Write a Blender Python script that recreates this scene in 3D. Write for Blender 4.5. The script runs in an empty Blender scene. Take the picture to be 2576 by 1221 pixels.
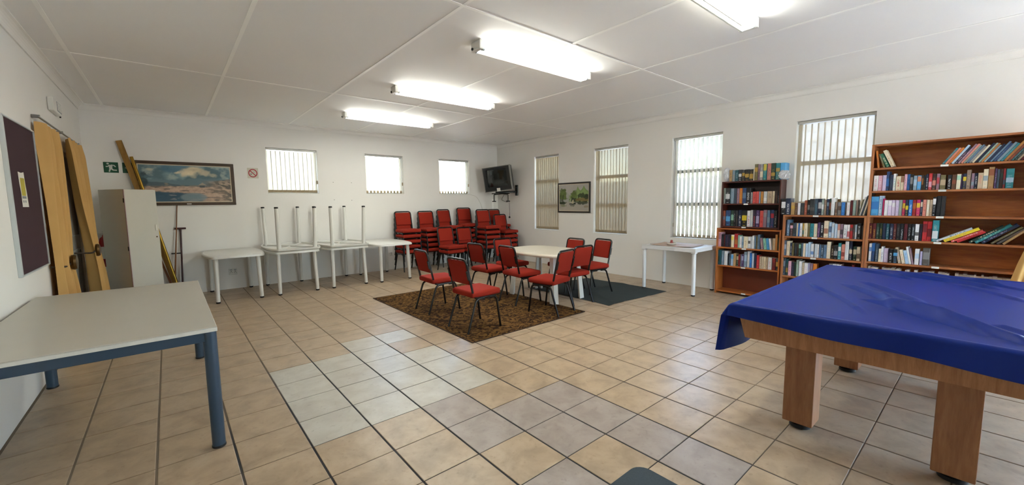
import bpy, bmesh, math, random
import numpy as np
from mathutils import Vector, Matrix

random.seed(7)
SC = bpy.context.scene
COL = SC.collection
PI = math.pi

# ---------------------------------------------------------------- camera
FPX, YAW, PITCH, ROLL = 1022.35, .7003, .0990, -.0121
CAM = Vector((-.2076, -2.5678, 1.4621))
fw = Vector((math.sin(YAW) * math.cos(PITCH), math.cos(YAW) * math.cos(PITCH), -math.sin(PITCH)))
rt0 = Vector((math.cos(YAW), -math.sin(YAW), 0))
up0 = rt0.cross(fw)
RT = rt0 * math.cos(ROLL) + up0 * math.sin(ROLL)
UP = -rt0 * math.sin(ROLL) + up0 * math.cos(ROLL)
cam_data = bpy.data.cameras.new('camera')
cam_data.sensor_width = 36.0
cam_data.lens = FPX * 36.0 / 2576.0
cam_data.clip_start = .02
cam_data.clip_end = 200
cam = bpy.data.objects.new('camera', cam_data)
COL.objects.link(cam)
cam.matrix_world = Matrix(((RT.x, UP.x, -fw.x, CAM.x), (RT.y, UP.y, -fw.y, CAM.y), (RT.z, UP.z, -fw.z, CAM.z), (0, 0, 0, 1)))
SC.camera = cam

# ---------------------------------------------------------------- room size (metres)
LX, RX, BY, FY = -1.092, 6.555, 6.027, -5.6
CZ, COR = 2.947, .08          # ceiling height, cornice size
T = .36                       # floor tile pitch
WT = .22                      # wall thickness
WIN_R = [(3.80, 4.60), (2.00, 2.82), (.27, 1.11), (-1.55, -.715)]   # windows in the right wall (y range)
WZ_R = (.80, 2.53)
WIN_B = [(1.22, 2.09), (3.03, 3.88), (4.79, 5.66)]                  # windows in the back wall (x range)
WZ_B = (1.67, 2.51)
DOOR_R = (-5.35, -3.05, 0.0, 2.40)
DOOR_F = (4.1, 6.2, 0.0, 2.30)  # unseen glazed door, added to bring in light from the front right
DOOR_L = (3.40, 5.15, 0.0, 2.12)

# ---------------------------------------------------------------- world, sun, exposure
world = bpy.data.worlds.new('sky')
SC.world = world
world.use_nodes = True
wn = world.node_tree
wn.nodes.clear()
wo = wn.nodes.new('ShaderNodeOutputWorld')
bg = wn.nodes.new('ShaderNodeBackground')
sky = wn.nodes.new('ShaderNodeTexSky')
sky.sky_type = 'NISHITA'
sky.sun_disc = False
sky.sun_elevation = math.radians(64)
sky.sun_rotation = math.radians(105)
sky.dust_density = .6
sky.ozone_density = 1.0
bg.inputs['Strength'].default_value = 1.0
wn.links.new(sky.outputs['Color'], bg.inputs['Color'])
wn.links.new(bg.outputs['Background'], wo.inputs['Surface'])

sun_data = bpy.data.lights.new('sun', 'SUN')
sun_data.energy = 24.0
sun_data.angle = math.radians(.6)
sun_data.color = (1.0, .98, .95)
sun = bpy.data.objects.new('sun', sun_data)
COL.objects.link(sun)
sun.rotation_euler = Vector((-.34, -.10, -.80)).to_track_quat('-Z', 'Y').to_euler()
sun.location = (12, 4, 14)

def portal(name, loc, direction, w, h):
    """sky portal in a window opening: guides the sampling of the sky, gives off no light of its own"""
    d = bpy.data.lights.new(name, 'AREA')
    d.shape = 'RECTANGLE'; d.size = w; d.size_y = h
    d.cycles.is_portal = True
    o = bpy.data.objects.new(name, d)
    COL.objects.link(o)
    o.location = loc
    o.rotation_euler = Vector(direction).to_track_quat('-Z', 'Z').to_euler()
    return o

for a, b in WIN_R:
    portal('window_portal', (RX + WT + .02, (a + b) / 2, sum(WZ_R) / 2), (-1, 0, 0), b - a, WZ_R[1] - WZ_R[0])
for a, b in WIN_B:
    portal('window_portal', ((a + b) / 2, BY + WT + .02, sum(WZ_B) / 2), (0, -1, 0), b - a, WZ_B[1] - WZ_B[0])
portal('door_portal', (RX + WT + .02, sum(DOOR_R[:2]) / 2, 1.2), (-1, 0, 0), 2.3, 2.4)

portal('door_portal', (sum(DOOR_F[:2]) / 2, FY - WT - .02, 1.2), (0, 1, 0), 2.1, 2.3)

vs = SC.view_settings
vs.view_transform = 'Standard'
vs.look = 'None'
vs.gamma = 1.0
vs.use_curve_mapping = False
vs.exposure = 2.33
SC.cycles.use_denoising = True
SC.cycles.max_bounces = 9
SC.cycles.diffuse_bounces = 6
SC.cycles.use_adaptive_sampling = True
SC.cycles.adaptive_threshold = .02
SC.cycles.transparent_max_bounces = 16
SC.cycles.sample_clamp_indirect = 8.0

# ---------------------------------------------------------------- helpers
def lin(h):
    if not isinstance(h, str):
        return tuple(h)
    c = [int(h[i:i + 2], 16) / 255 for i in (0, 2, 4)]
    return tuple(x / 12.92 if x <= .04045 else ((x + .055) / 1.055) ** 2.4 for x in c)

def new_bm():
    return bmesh.new()

def obj(name, bm, mat, parent=None, smooth=None):
    me = bpy.data.meshes.new(name)
    bmesh.ops.recalc_face_normals(bm, faces=bm.faces)
    bm.to_mesh(me)
    bm.free()
    return obj_me(name, me, mat, parent, smooth)

def obj_me(name, me, mat, parent=None, smooth=None):
    if mat is not None:
        me.materials.append(mat)
    if smooth is not None:
        me.polygons.foreach_set('use_smooth', [True] * len(me.polygons))
        try:
            me.set_sharp_from_angle(angle=math.radians(smooth))
        except Exception:
            pass
    o = bpy.data.objects.new(name, me)
    COL.objects.link(o)
    if parent is not None:
        o.parent = parent
    return o

def tag(o, label, cat, group=None):
    o['label'] = label
    o['category'] = cat
    if group:
        o['group'] = group
    return o

def thing(name, label, cat, loc=(0, 0, 0), rot=(0, 0, 0), group=None):
    o = bpy.data.objects.new(name, None)
    o.empty_display_size = .1
    COL.objects.link(o)
    o.location = loc
    o.rotation_euler = rot
    return tag(o, label, cat, group)

def struct(o):
    o['kind'] = 'structure'
    return o

def copy_tree(o, parent=None):
    c = o.copy()
    COL.objects.link(c)
    c.parent = parent
    for ch in list(o.children):
        copy_tree(ch, c)
    return c

def box(bm, x0, x1, y0, y1, z0, z1, bev=0.0, seg=2, M=None):
    r = bmesh.ops.create_cube(bm, size=1.0)
    vs_ = r['verts']
    for v in vs_:
        v.co = Vector(((x0 + x1) / 2 + v.co.x * (x1 - x0), (y0 + y1) / 2 + v.co.y * (y1 - y0), (z0 + z1) / 2 + v.co.z * (z1 - z0)))
    if bev > 0:
        es = list({e for v in vs_ for e in v.link_edges})
        rb = bmesh.ops.bevel(bm, geom=es, offset=bev, segments=seg, affect='EDGES', profile=.5)
        vs_ = list({v for f in rb['faces'] for v in f.verts} | {v for v in vs_ if v.is_valid})
    if M is not None:
        for v in vs_:
            v.co = M @ v.co
    return vs_

def prism(bm, pts, z0, z1, M=None):
    a = [bm.verts.new((x, y, z0)) for x, y in pts]
    b = [bm.verts.new((x, y, z1)) for x, y in pts]
    n = len(pts)
    bm.faces.new(a[::-1]); bm.faces.new(b)
    for i in range(n):
        bm.faces.new((a[i], a[(i + 1) % n], b[(i + 1) % n], b[i]))
    if M is not None:
        for v in a + b:
            v.co = M @ v.co
    return a + b

def ring_prism(bm, outer, inner, z0, z1):
    n = len(outer)
    A = [bm.verts.new((x, y, z0)) for x, y in outer]; B = [bm.verts.new((x, y, z1)) for x, y in outer]
    C = [bm.verts.new((x, y, z0)) for x, y in inner]; D = [bm.verts.new((x, y, z1)) for x, y in inner]
    for i in range(n):
        j = (i + 1) % n
        bm.faces.new((A[i], A[j], B[j], B[i])); bm.faces.new((C[j], C[i], D[i], D[j]))
        bm.faces.new((A[j], A[i], C[i], C[j])); bm.faces.new((B[i], B[j], D[j], D[i]))

def tube(bm, pts, r, n=10, closed=False, r_end=None):
    P = [Vector(p) for p in pts]
    m = len(P)
    rings = []
    prev = None
    for i in range(m):
        if closed:
            t = (P[(i + 1) % m] - P[i - 1]).normalized()
        else:
            t = (P[min(i + 1, m - 1)] - P[max(i - 1, 0)]).normalized()
        if prev is None:
            a = Vector((0, 0, 1)) if abs(t.z) < .9 else Vector((1, 0, 0))
            u = t.cross(a).normalized()
        else:
            u = (prev - t * prev.dot(t))
            u = u.normalized() if u.length > 1e-6 else t.orthogonal().normalized()
        prev = u
        w = t.cross(u)
        rr = r if r_end is None else r + (r_end - r) * i / (m - 1)
        rings.append([bm.verts.new(P[i] + (u * math.cos(2 * PI * k / n) + w * math.sin(2 * PI * k / n)) * rr) for k in range(n)])
    rng = range(m) if closed else range(m - 1)
    for i in rng:
        A, B = rings[i], rings[(i + 1) % m]
        for k in range(n):
            bm.faces.new((A[k], A[(k + 1) % n], B[(k + 1) % n], B[k]))
    if not closed:
        bm.faces.new(rings[0][::-1]); bm.faces.new(rings[-1])

def fillet(pts, r, n=5):
    P = [Vector(p) for p in pts]
    out = [P[0]]
    for i in range(1, len(P) - 1):
        a, b, c = P[i - 1], P[i], P[i + 1]
        d1, d2 = (a - b), (c - b)
        rr = min(r, d1.length * .49, d2.length * .49)
        p1, p2 = b + d1.normalized() * rr, b + d2.normalized() * rr
        for k in range(n + 1):
            t = k / n
            out.append(p1 * (1 - t) ** 2 + b * 2 * t * (1 - t) + p2 * t * t)
    out.append(P[-1])
    return out

def lathe(bm, prof, n=24, c=(0, 0, 0), axis='z'):
    rings = []
    for r, z in prof:
        ring = []
        for k in range(n):
            a = 2 * PI * k / n
            p = (r * math.cos(a), r * math.sin(a), z)
            if axis == 'x': p = (z, p[0], p[1])
            if axis == 'y': p = (p[0], z, p[1])
            ring.append(bm.verts.new(Vector(p) + Vector(c)))
        rings.append(ring)
    for A, B in zip(rings, rings[1:]):
        for k in range(n):
            bm.faces.new((A[k], A[(k + 1) % n], B[(k + 1) % n], B[k]))
    bm.faces.new(rings[0][::-1]); bm.faces.new(rings[-1])

def grid_mesh(name, P):
    """P: array (nu, nv, 3) -> mesh"""
    nu, nv = P.shape[:2]
    v = P.reshape(-1, 3).tolist()
    f = [(i * nv + j, i * nv + j + 1, (i + 1) * nv + j + 1, (i + 1) * nv + j) for i in range(nu - 1) for j in range(nv - 1)]
    me = bpy.data.meshes.new(name)
    me.from_pydata(v, [], f)
    return me

def solid_grid(name, P, th):
    """closed thin shell from a surface grid, th along the surface normal"""
    nu, nv = P.shape[:2]
    du = np.gradient(P, axis=0); dv = np.gradient(P, axis=1)
    N = np.cross(du, dv); N /= (np.linalg.norm(N, axis=2, keepdims=True) + 1e-12)
    Q = P + N * th
    v = np.concatenate([P.reshape(-1, 3), Q.reshape(-1, 3)]).tolist()
    k = nu * nv
    f = []
    for i in range(nu - 1):
        for j in range(nv - 1):
            a, b, c, d = i * nv + j, i * nv + j + 1, (i + 1) * nv + j + 1, (i + 1) * nv + j
            f.append((a, b, c, d)); f.append((k + d, k + c, k + b, k + a))
    for i in range(nu - 1):
        a, d = i * nv, (i + 1) * nv
        f.append((a, d, k + d, k + a))
        a, d = i * nv + nv - 1, (i + 1) * nv + nv - 1
        f.append((d, a, k + a, k + d))
    for j in range(nv - 1):
        a, b = j, j + 1
        f.append((b, a, k + a, k + b))
        a, b = (nu - 1) * nv + j, (nu - 1) * nv + j + 1
        f.append((a, b, k + b, k + a))
    me = bpy.data.meshes.new(name)
    me.from_pydata(v, [], f)
    return me

def vnoise(x, y, seed=0):
    """smooth 2d value noise, numpy"""
    rs = np.random.RandomState(seed)
    tab = rs.rand(256, 256)
    xi, yi = np.floor(x).astype(int), np.floor(y).astype(int)
    fx, fy = x - xi, y - yi
    fx = fx * fx * (3 - 2 * fx); fy = fy * fy * (3 - 2 * fy)
    g = lambda a, b: tab[a % 256, b % 256]
    return (g(xi, yi) * (1 - fx) + g(xi + 1, yi) * fx) * (1 - fy) + (g(xi, yi + 1) * (1 - fx) + g(xi + 1, yi + 1) * fx) * fy

def fbm(x, y, seed=0, o=4):
    s, a, t = 0, 1, 0
    for k in range(o):
        s = s + a * vnoise(x * 2 ** k, y * 2 ** k, seed + k); t += a; a *= .5
    return s / t

# ---------------------------------------------------------------- materials
class NT:
    def __init__(self, name):
        self.m = bpy.data.materials.new(name)
        self.m.use_nodes = True
        self.t = self.m.node_tree
        self.t.nodes.clear()
        self.out = self.n('ShaderNodeOutputMaterial')
    def n(self, kind, **kw):
        x = self.t.nodes.new(kind)
        for k, v in kw.items():
            if hasattr(x, k) and not k.startswith('i_'):
                setattr(x, k, v)
            else:
                x.inputs[k[2:].replace('_', ' ')].default_value = v
        return x
    def l(self, a, b):
        self.t.links.new(a, b)
    def math(self, op, a, b=None, c=None):
        x = self.t.nodes.new('ShaderNodeMath'); x.operation = op
        for i, v in enumerate((a, b, c)):
            if v is None: continue
            if isinstance(v, (int, float)): x.inputs[i].default_value = v
            else: self.l(v, x.inputs[i])
        return x.outputs[0]
    def mix(self, fac, a, b):
        x = self.t.nodes.new('ShaderNodeMix'); x.data_type = 'RGBA'
        for i, v in ((0, fac), (6, a), (7, b)):
            if isinstance(v, (int, float)): x.inputs[i].default_value = v
            elif isinstance(v, (tuple, list)): x.inputs[i].default_value = (*v[:3], 1)
            else: self.l(v, x.inputs[i])
        return x.outputs[2]
    def ramp(self, fac, stops):
        x = self.t.nodes.new('ShaderNodeValToRGB')
        el = x.color_ramp.elements
        while len(el) < len(stops): el.new(.5)
        for e, (p, c) in zip(el, stops):
            e.position = p; e.color = (*lin(c), 1)
        self.l(fac, x.inputs[0])
        return x.outputs[0]
    def noise(self, vec, scale, detail=3, rough=.5, dist=0):
        x = self.t.nodes.new('ShaderNodeTexNoise')
        x.inputs['Scale'].default_value = scale; x.inputs['Detail'].default_value = detail
        x.inputs['Roughness'].default_value = rough; x.inputs['Distortion'].default_value = dist
        if vec is not None: self.l(vec, x.inputs['Vector'])
        return x.outputs[0]
    def mapping(self, vec, scale=(1, 1, 1), loc=(0, 0, 0)):
        x = self.t.nodes.new('ShaderNodeMapping')
        x.inputs['Scale'].default_value = scale; x.inputs['Location'].default_value = loc
        self.l(vec, x.inputs['Vector'])
        return x.outputs[0]
    def coord(self, which='Object'):
        return self.t.nodes.new('ShaderNodeTexCoord').outputs[which]
    def pos(self):
        return self.t.nodes.new('ShaderNodeNewGeometry').outputs['Position']
    def rnd(self):
        return self.t.nodes.new('ShaderNodeObjectInfo').outputs['Random']
    def bump(self, h, strength=.2, dist=.01):
        x = self.t.nodes.new('ShaderNodeBump')
        x.inputs['Strength'].default_value = strength; x.inputs['Distance'].default_value = dist
        self.l(h, x.inputs['Height'])
        return x.outputs[0]
    def bsdf(self, col, rough=.5, metal=0, spec=.5, normal=None, coat=0, sheen=0):
        x = self.t.nodes.new('ShaderNodeBsdfPrincipled')
        if isinstance(col, (tuple, list)): x.inputs['Base Color'].default_value = (*col[:3], 1)
        else: self.l(col, x.inputs['Base Color'])
        if isinstance(rough, (int, float)): x.inputs['Roughness'].default_value = rough
        else: self.l(rough, x.inputs['Roughness'])
        x.inputs['Metallic'].default_value = metal
        x.inputs['Specular IOR Level'].default_value = spec
        x.inputs['Coat Weight'].default_value = coat
        x.inputs['Sheen Weight'].default_value = sheen
        if normal is not None: self.l(normal, x.inputs['Normal'])
        self.l(x.outputs[0], self.out.inputs['Surface'])
        return x

def plain(name, c, rough=.5, metal=0, spec=.5, var=.06, scale=6, bump=0, bscale=60, coat=0, sheen=0):
    t = NT(name)
    co = t.coord()
    c = lin(c)
    nz = t.noise(co, scale, 3)
    col = t.mix(nz, tuple(x * (1 - var) for x in c), tuple(min(1, x * (1 + var)) for x in c))
    nrm = t.bump(t.noise(co, bscale, 3), bump) if bump else None
    t.bsdf(col, rough, metal, spec, nrm, coat, sheen)
    return t.m

def wood(name, c1, c2, rough=.45, scale=(1.2, 14, 14), spec=.4, dist=1.0):
    t = NT(name)
    co = t.mapping(t.coord(), scale)
    n1 = t.noise(co, 2.2, 5, .6, dist)
    n2 = t.noise(t.mapping(t.coord(), tuple(s * 4 for s in scale)), 3, 3)
    f = t.math('ADD', t.math('MULTIPLY', n1, .75), t.math('MULTIPLY', n2, .25))
    col = t.ramp(f, [(.32, c1), (.68, c2)])
    t.bsdf(col, rough, 0, spec, t.bump(n2, .06))
    return t.m

def emit(name, c, s):
    t = NT(name)
    e = t.n('ShaderNodeEmission')
    e.inputs['Color'].default_value = (*lin(c), 1)
    e.inputs['Strength'].default_value = s
    t.l(e.outputs[0], t.out.inputs['Surface'])
    return t.m

def wall_mat(name, c, bump=.12):
    t = NT(name)
    p = t.pos()
    big = t.noise(p, .9, 3)
    fine = t.noise(p, 55, 4, .6)
    c = lin(c)
    col = t.mix(big, tuple(x * .965 for x in c), tuple(min(1, x * 1.02) for x in c))
    t.bsdf(col, .72, 0, .25, t.bump(fine, bump, .004))
    return t.m

M = {}
M['wall'] = wall_mat('wall_paint', 'e8e6e2')
M['wall_front'] = wall_mat('light_absorbing_brown', '6f6053')  # invented brown on the unseen front wall, absorbs bounced light behind the camera
M['ceiling'] = wall_mat('ceiling_paint', 'e8e7e6', .05)
M['cornice'] = wall_mat('cornice_paint', 'e8e6e2', .03)
M['strip'] = plain('strip_paint', 'f2f1ee', .5, var=.01)
M['white_plastic'] = plain('white_plastic', 'd9d8d2', .32, var=.03, scale=3)
M['old_plastic'] = plain('ivory_plastic', 'd6cfbf', .28, var=.05, scale=4)
M['white_metal'] = plain('white_metal', 'd5d6d8', .35, var=.03)
M['cabinet'] = plain('cabinet_laminate', 'c9c7bd', .5, var=.02)
M['mauve_edge'] = plain('mauve_edging', 'b9a6ab', .5)
M['black_cap'] = plain('black_rubber', '101012', .5)
M['black_metal'] = plain('black_enamel', '0d0e10', .27, spec=.6, var=.1)
M['red_fabric'] = None
M['grey_top'] = plain('grey_laminate', 'bcb7ab', .38, var=.03, scale=4)
M['grey_edge'] = plain('worn_white_edge', 'cfcdc6', .5, var=.18, scale=18)
M['blue_steel'] = plain('blue_grey_steel', '304356', .38, var=.05, spec=.5)
M['alu'] = plain('aluminium', 'c0c6c8', .4, .15, var=.04)
M['steel'] = plain('steel', '9a9a9a', .3, .9)
M['felt'] = plain('purple_felt', '3a2029', .95, var=.12, scale=40, bump=.2, bscale=300)
M['paper'] = plain('paper', 'dedcd4', .7, var=.03)
M['print_yellow'] = plain('yellow_print', 'b7a832', .7, var=.15, scale=20)
M['print_grey'] = plain('grey_print', '7f8790', .7, var=.2, scale=30)
M['pine'] = wood('pine_board', '8f4a1e', 'bd7236', .4, (9, 9, 1.0))
M['pine_flat'] = wood('pine_board_flat', '8f4a1e', 'bd7236', .4, (9, 1.0, 9))
M['pine_back'] = plain('brown_hardboard', '6e3016', .5, var=.1)
M['mahogany'] = wood('dark_board', '38130c', '542013', .4, (9, 9, 1.0))
M['mahogany_flat'] = wood('dark_board_flat', '3c150d', '5a2416', .4, (9, 1.0, 9))
M['mahogany_back'] = plain('dark_hardboard', '24100b', .6, var=.1)
M['brown'] = wood('brown_board', '8a4e2e', 'b07446', .45, (9, 9, 1.0))
M['brown_flat'] = wood('brown_board_flat', '8a4e2e', 'b07446', .45, (9, 1.0, 9))
M['brown_back'] = wood('brown_back_board', '8f4a1e', 'bb7435', .45, (3, .8, 6))
M['brown_back_dark'] = plain('dark_brown_hardboard', '5a2f22', .55, var=.1)
M['cherry'] = wood('cherry_veneer', '7f5235', 'a0714c', .4, (10, 10, 1.4), dist=.6)
M['cherry_h'] = wood('cherry_veneer_flat', '8c5d3c', 'ad7d56', .4, (5, 22, 2.2), dist=.6)
M['gold'] = plain('brass_tube', 'a98432', .25, .8, var=.08)
M['ply'] = wood('golden_plank', '7d5a24', '9c7633', .5, (10, 10, 1.2))
M['cue'] = wood('cue_wood', '6a3d1e', '8d5c33', .35, (20, 20, 1.0))
M['maroon_wood'] = plain('maroon_stick', '3a1216', .35)
M['frame_brown'] = wood('frame_wood', '3b2b1f', '4d3b2c', .45, (6, 20, 20))
M['frame_dark'] = plain('frame_dark', '1e1712', .4)
M['frame_line'] = plain('frame_liner', 'cbbfa6', .6)
M['grey_door'] = plain('grey_door_paint', '9fa3a0', .45, var=.03)
M['door_frame'] = plain('door_frame_paint', 'c9c6bd', .45)
M['bronze'] = plain('bronze', '5b4320', .3, .7)
M['tie'] = plain('tie_cord', '33261a', .7)
M['green_sign'] = plain('green_sign', '125038', .35)
M['white_print'] = plain('white_print', 'dcdcd4', .5)
M['red_print'] = plain('red_print', 'a31f2b', .45)
M['black_print'] = plain('black_print', '1a1a1a', .5)
M['sticker'] = plain('sticker_cream', 'c9c3b4', .5)
M['red_paint'] = plain('red_enamel', '9c1c20', .25, coat=.3)
M['tv_silver'] = plain('tv_silver', '8d8c88', .35, .3)
M['tv_black'] = plain('tv_black', '14171a', .35)
M['tv_screen'] = plain('tv_screen', '1b1f1e', .08, spec=.6, var=.02)
M['cable_white'] = plain('cable_white', 'c2bdb3', .5)
M['cork'] = plain('pinkish_board', 'b79e8c', .6, var=.05)
M['ceramic'] = plain('stone_dish', 'b5a99b', .55)
M['mat_grey'] = plain('mat_fibre', '3c464c', .95, var=.25, scale=120, bump=.4, bscale=400)
M['bag'] = None
M['label_card'] = plain('label_card', 'd8d8d4', .5)
M['window_frame'] = plain('bronze_window_frame', '8d8b84', .45, .2)
M['window_white'] = plain('white_reveal', 'dcdad4', .6)
M['headrail'] = plain('headrail', 'b4b3ae', .4, .2)

def fabric_red():
    t = NT('red_upholstery')
    co = t.coord()
    f = t.noise(co, 340, 2)
    g = t.noise(co, 7, 3)
    c = t.mix(g, lin('7f1c12'), lin('8e2114'))
    c2 = t.mix(f, c, lin('982c1c'))
    t.bsdf(c2, .85, 0, .2, t.bump(f, .25, .003))
    return t.m
M['red_fabric'] = fabric_red()

def tile_mat(name, c1, c2, c3, rough=.25):
    t = NT(name)
    p = t.pos()
    rnd = t.rnd()
    off = t.n('ShaderNodeVectorMath', operation='ADD')
    t.l(p, off.inputs[0])
    cm = t.n('ShaderNodeCombineXYZ')
    t.l(t.math('MULTIPLY', rnd, 37.0), cm.inputs[0]); t.l(t.math('MULTIPLY', rnd, 91.0), cm.inputs[1])
    t.l(cm.outputs[0], off.inputs[1])
    v = off.outputs[0]
    n1 = t.noise(v, 5.5, 4, .6, .4)
    n2 = t.noise(v, 26, 4, .65)
    n3 = t.noise(v, 60, 5, .7)
    col = t.ramp(n1, [(.3, c1), (.55, c2), (.75, c3)])
    spots = t.ramp(n2, [(.30, '8a7d6c'), (.42, 'ffffff')])
    mul = t.n('ShaderNodeMix', data_type='RGBA', blend_type='MULTIPLY')
    mul.inputs[0].default_value = .22
    t.l(col, mul.inputs[6]); t.l(spots, mul.inputs[7])
    tint = t.mix(t.math('MULTIPLY', rnd, .5), mul.outputs[2], t.mix(.12, mul.outputs[2], lin('a58c6e')))
    t.bsdf(tint, t.math('ADD', rough, t.math('MULTIPLY', n3, .12)), 0, .3, t.bump(n1, .03, .01))
    return t.m
M['tile'] = tile_mat('beige_floor_tile', '9d8a73', 'b29d83', 'bca991')
M['tile_white'] = tile_mat('white_floor_tile', 'b4aea2', 'c0bcb1', 'c8c5bb')
M['tile_grey'] = tile_mat('mauve_floor_tile', '948880', 'a59a92', 'aca29b')

def grout_mat():
    t = NT('tile_grout')
    p = t.pos()
    sep = t.n('ShaderNodeSeparateXYZ'); t.l(p, sep.inputs[0])
    # re-grouted stretch in the walkway is dark grey, the rest is sandy
    dx = t.math('DIVIDE', t.math('SUBTRACT', sep.outputs[0], 1.55), 2.0)
    dy = t.math('DIVIDE', t.math('ADD', sep.outputs[1], .15), 2.3)
    d = t.math('ADD', t.math('MULTIPLY', dx, dx), t.math('MULTIPLY', dy, dy))
    d = t.math('ADD', d, t.math('MULTIPLY', t.math('SUBTRACT', t.noise(p, 1.1, 2), .5), 1.4))
    col = t.ramp(d, [(.5, '3a3a3c'), (1.1, '7c6f60')])
    t.bsdf(col, .85, 0, .2)
    return t.m
M['grout'] = grout_mat()

def rug_mat():
    t = NT('patterned_carpet')
    p = t.pos()
    n1 = t.noise(p, 8.5, 2, .5, 2.6)
    n2 = t.noise(p, 24, 3, .6, 1.2)
    f = t.math('ADD', t.math('MULTIPLY', n1, .7), t.math('MULTIPLY', n2, .3))
    col = t.ramp(f, [(.44, '2b1b11'), (.475, '432b18'), (.50, '644724'), (.60, '7a5a2e')])
    fib = t.noise(p, 420, 2)
    c2 = t.mix(t.math('MULTIPLY', fib, .35), col, lin('2a1a10'))
    t.bsdf(c2, .95, 0, .1, t.bump(fib, .5, .004))
    return t.m
M['rug'] = rug_mat()
M['rug_edge'] = plain('carpet_binding', '2e1d12', .95, var=.15, scale=60)
M['blanket'] = plain('dark_green_blanket', '2b3536', .95, var=.14, scale=9, bump=.4, bscale=260)

def cloth_blue():
    t = NT('blue_table_cover')
    p = t.coord()
    n = t.noise(p, 3, 3)
    fine = t.noise(t.mapping(p, (1, 1, 1)), 500, 2)
    col = t.mix(n, lin('0d2470'), lin('10297c'))
    t.bsdf(col, .42, 0, .14, t.bump(fine, .12, .002))
    return t.m
M['cover'] = cloth_blue()

def blind_mat(name, c, transp, transl):
    t = NT(name)
    p = t.coord()
    wv = t.noise(t.mapping(p, (200, 200, 14)), 1.0, 4, .7)
    cl = t.noise(p, 9, 3)
    col = t.mix(t.math('MULTIPLY', wv, .6), lin(c), tuple(x * .8 for x in lin(c)))
    d = t.n('ShaderNodeBsdfDiffuse'); t.l(col, d.inputs['Color'])
    tr = t.n('ShaderNodeBsdfTranslucent'); t.l(col, tr.inputs['Color'])
    tp = t.n('ShaderNodeBsdfTransparent'); tp.inputs['Color'].default_value = (*lin('fff6e8'), 1)
    m1 = t.n('ShaderNodeMixShader'); m1.inputs[0].default_value = transl
    t.l(d.outputs[0], m1.inputs[1]); t.l(tr.outputs[0], m1.inputs[2])
    m2 = t.n('ShaderNodeMixShader')
    t.l(t.math('MULTIPLY', t.math('ADD', .6, t.math('MULTIPLY', cl, .8)), transp), m2.inputs[0])
    t.l(m1.outputs[0], m2.inputs[1]); t.l(tp.outputs[0], m2.inputs[2])
    t.l(m2.outputs[0], t.out.inputs['Surface'])
    return t.m
M['slat'] = blind_mat('blind_fabric', 'ab9a7e', .015, .15)
M['slat_thin'] = blind_mat('blind_fabric_sheer', 'c4b9a2', .16, .12)
M['slat_pale'] = blind_mat('blind_fabric_pale', 'd2cab8', .012, .22)

def curtain_mat():
    t = NT('ochre_curtain')
    p = t.coord()
    n = t.noise(p, 4, 2)
    f = t.noise(p, 420, 2)
    col = t.mix(n, lin('cfa25e'), lin('dab270'))
    x = t.n('ShaderNodeBsdfPrincipled')
    t.l(col, x.inputs['Base Color']); x.inputs['Roughness'].default_value = .85
    t.l(t.bump(f, .2, .002), x.inputs['Normal'])
    tr = t.n('ShaderNodeBsdfTranslucent'); t.l(col, tr.inputs['Color'])
    m = t.n('ShaderNodeMixShader'); m.inputs[0].default_value = .15
    t.l(x.outputs[0], m.inputs[1]); t.l(tr.outputs[0], m.inputs[2]); t.l(m.outputs[0], t.out.inputs['Surface'])
    return t.m
M['curtain'] = curtain_mat()

def glass_mat():
    t = NT('window_glass')
    tp = t.n('ShaderNodeBsdfTransparent'); tp.inputs['Color'].default_value = (.95, .97, .97, 1)
    g = t.n('ShaderNodeBsdfGlossy'); g.inputs['Roughness'].default_value = .02
    f = t.n('ShaderNodeFresnel'); f.inputs['IOR'].default_value = 1.45
    m = t.n('ShaderNodeMixShader')
    t.l(f.outputs[0], m.inputs[0]); t.l(tp.outputs[0], m.inputs[1]); t.l(g.outputs[0], m.inputs[2])
    t.l(m.outputs[0], t.out.inputs['Surface'])
    return t.m
M['glass'] = glass_mat()

def bag_mat():
    t = NT('plastic_bag')
    n = t.noise(t.coord(), 30, 4)
    x = t.n('ShaderNodeBsdfPrincipled'); x.inputs['Base Color'].default_value = (*lin('dfe0e4'), 1)
    x.inputs['Roughness'].default_value = .3
    t.l(t.bump(n, .4, .01), x.inputs['Normal'])
    tr = t.n('ShaderNodeBsdfTranslucent'); tr.inputs['Color'].default_value = (.8, .8, .83, 1)
    m = t.n('ShaderNodeMixShader'); m.inputs[0].default_value = .3
    t.l(x.outputs[0], m.inputs[1]); t.l(tr.outputs[0], m.inputs[2]); t.l(m.outputs[0], t.out.inputs['Surface'])
    return t.m
M['bag'] = bag_mat()

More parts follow.
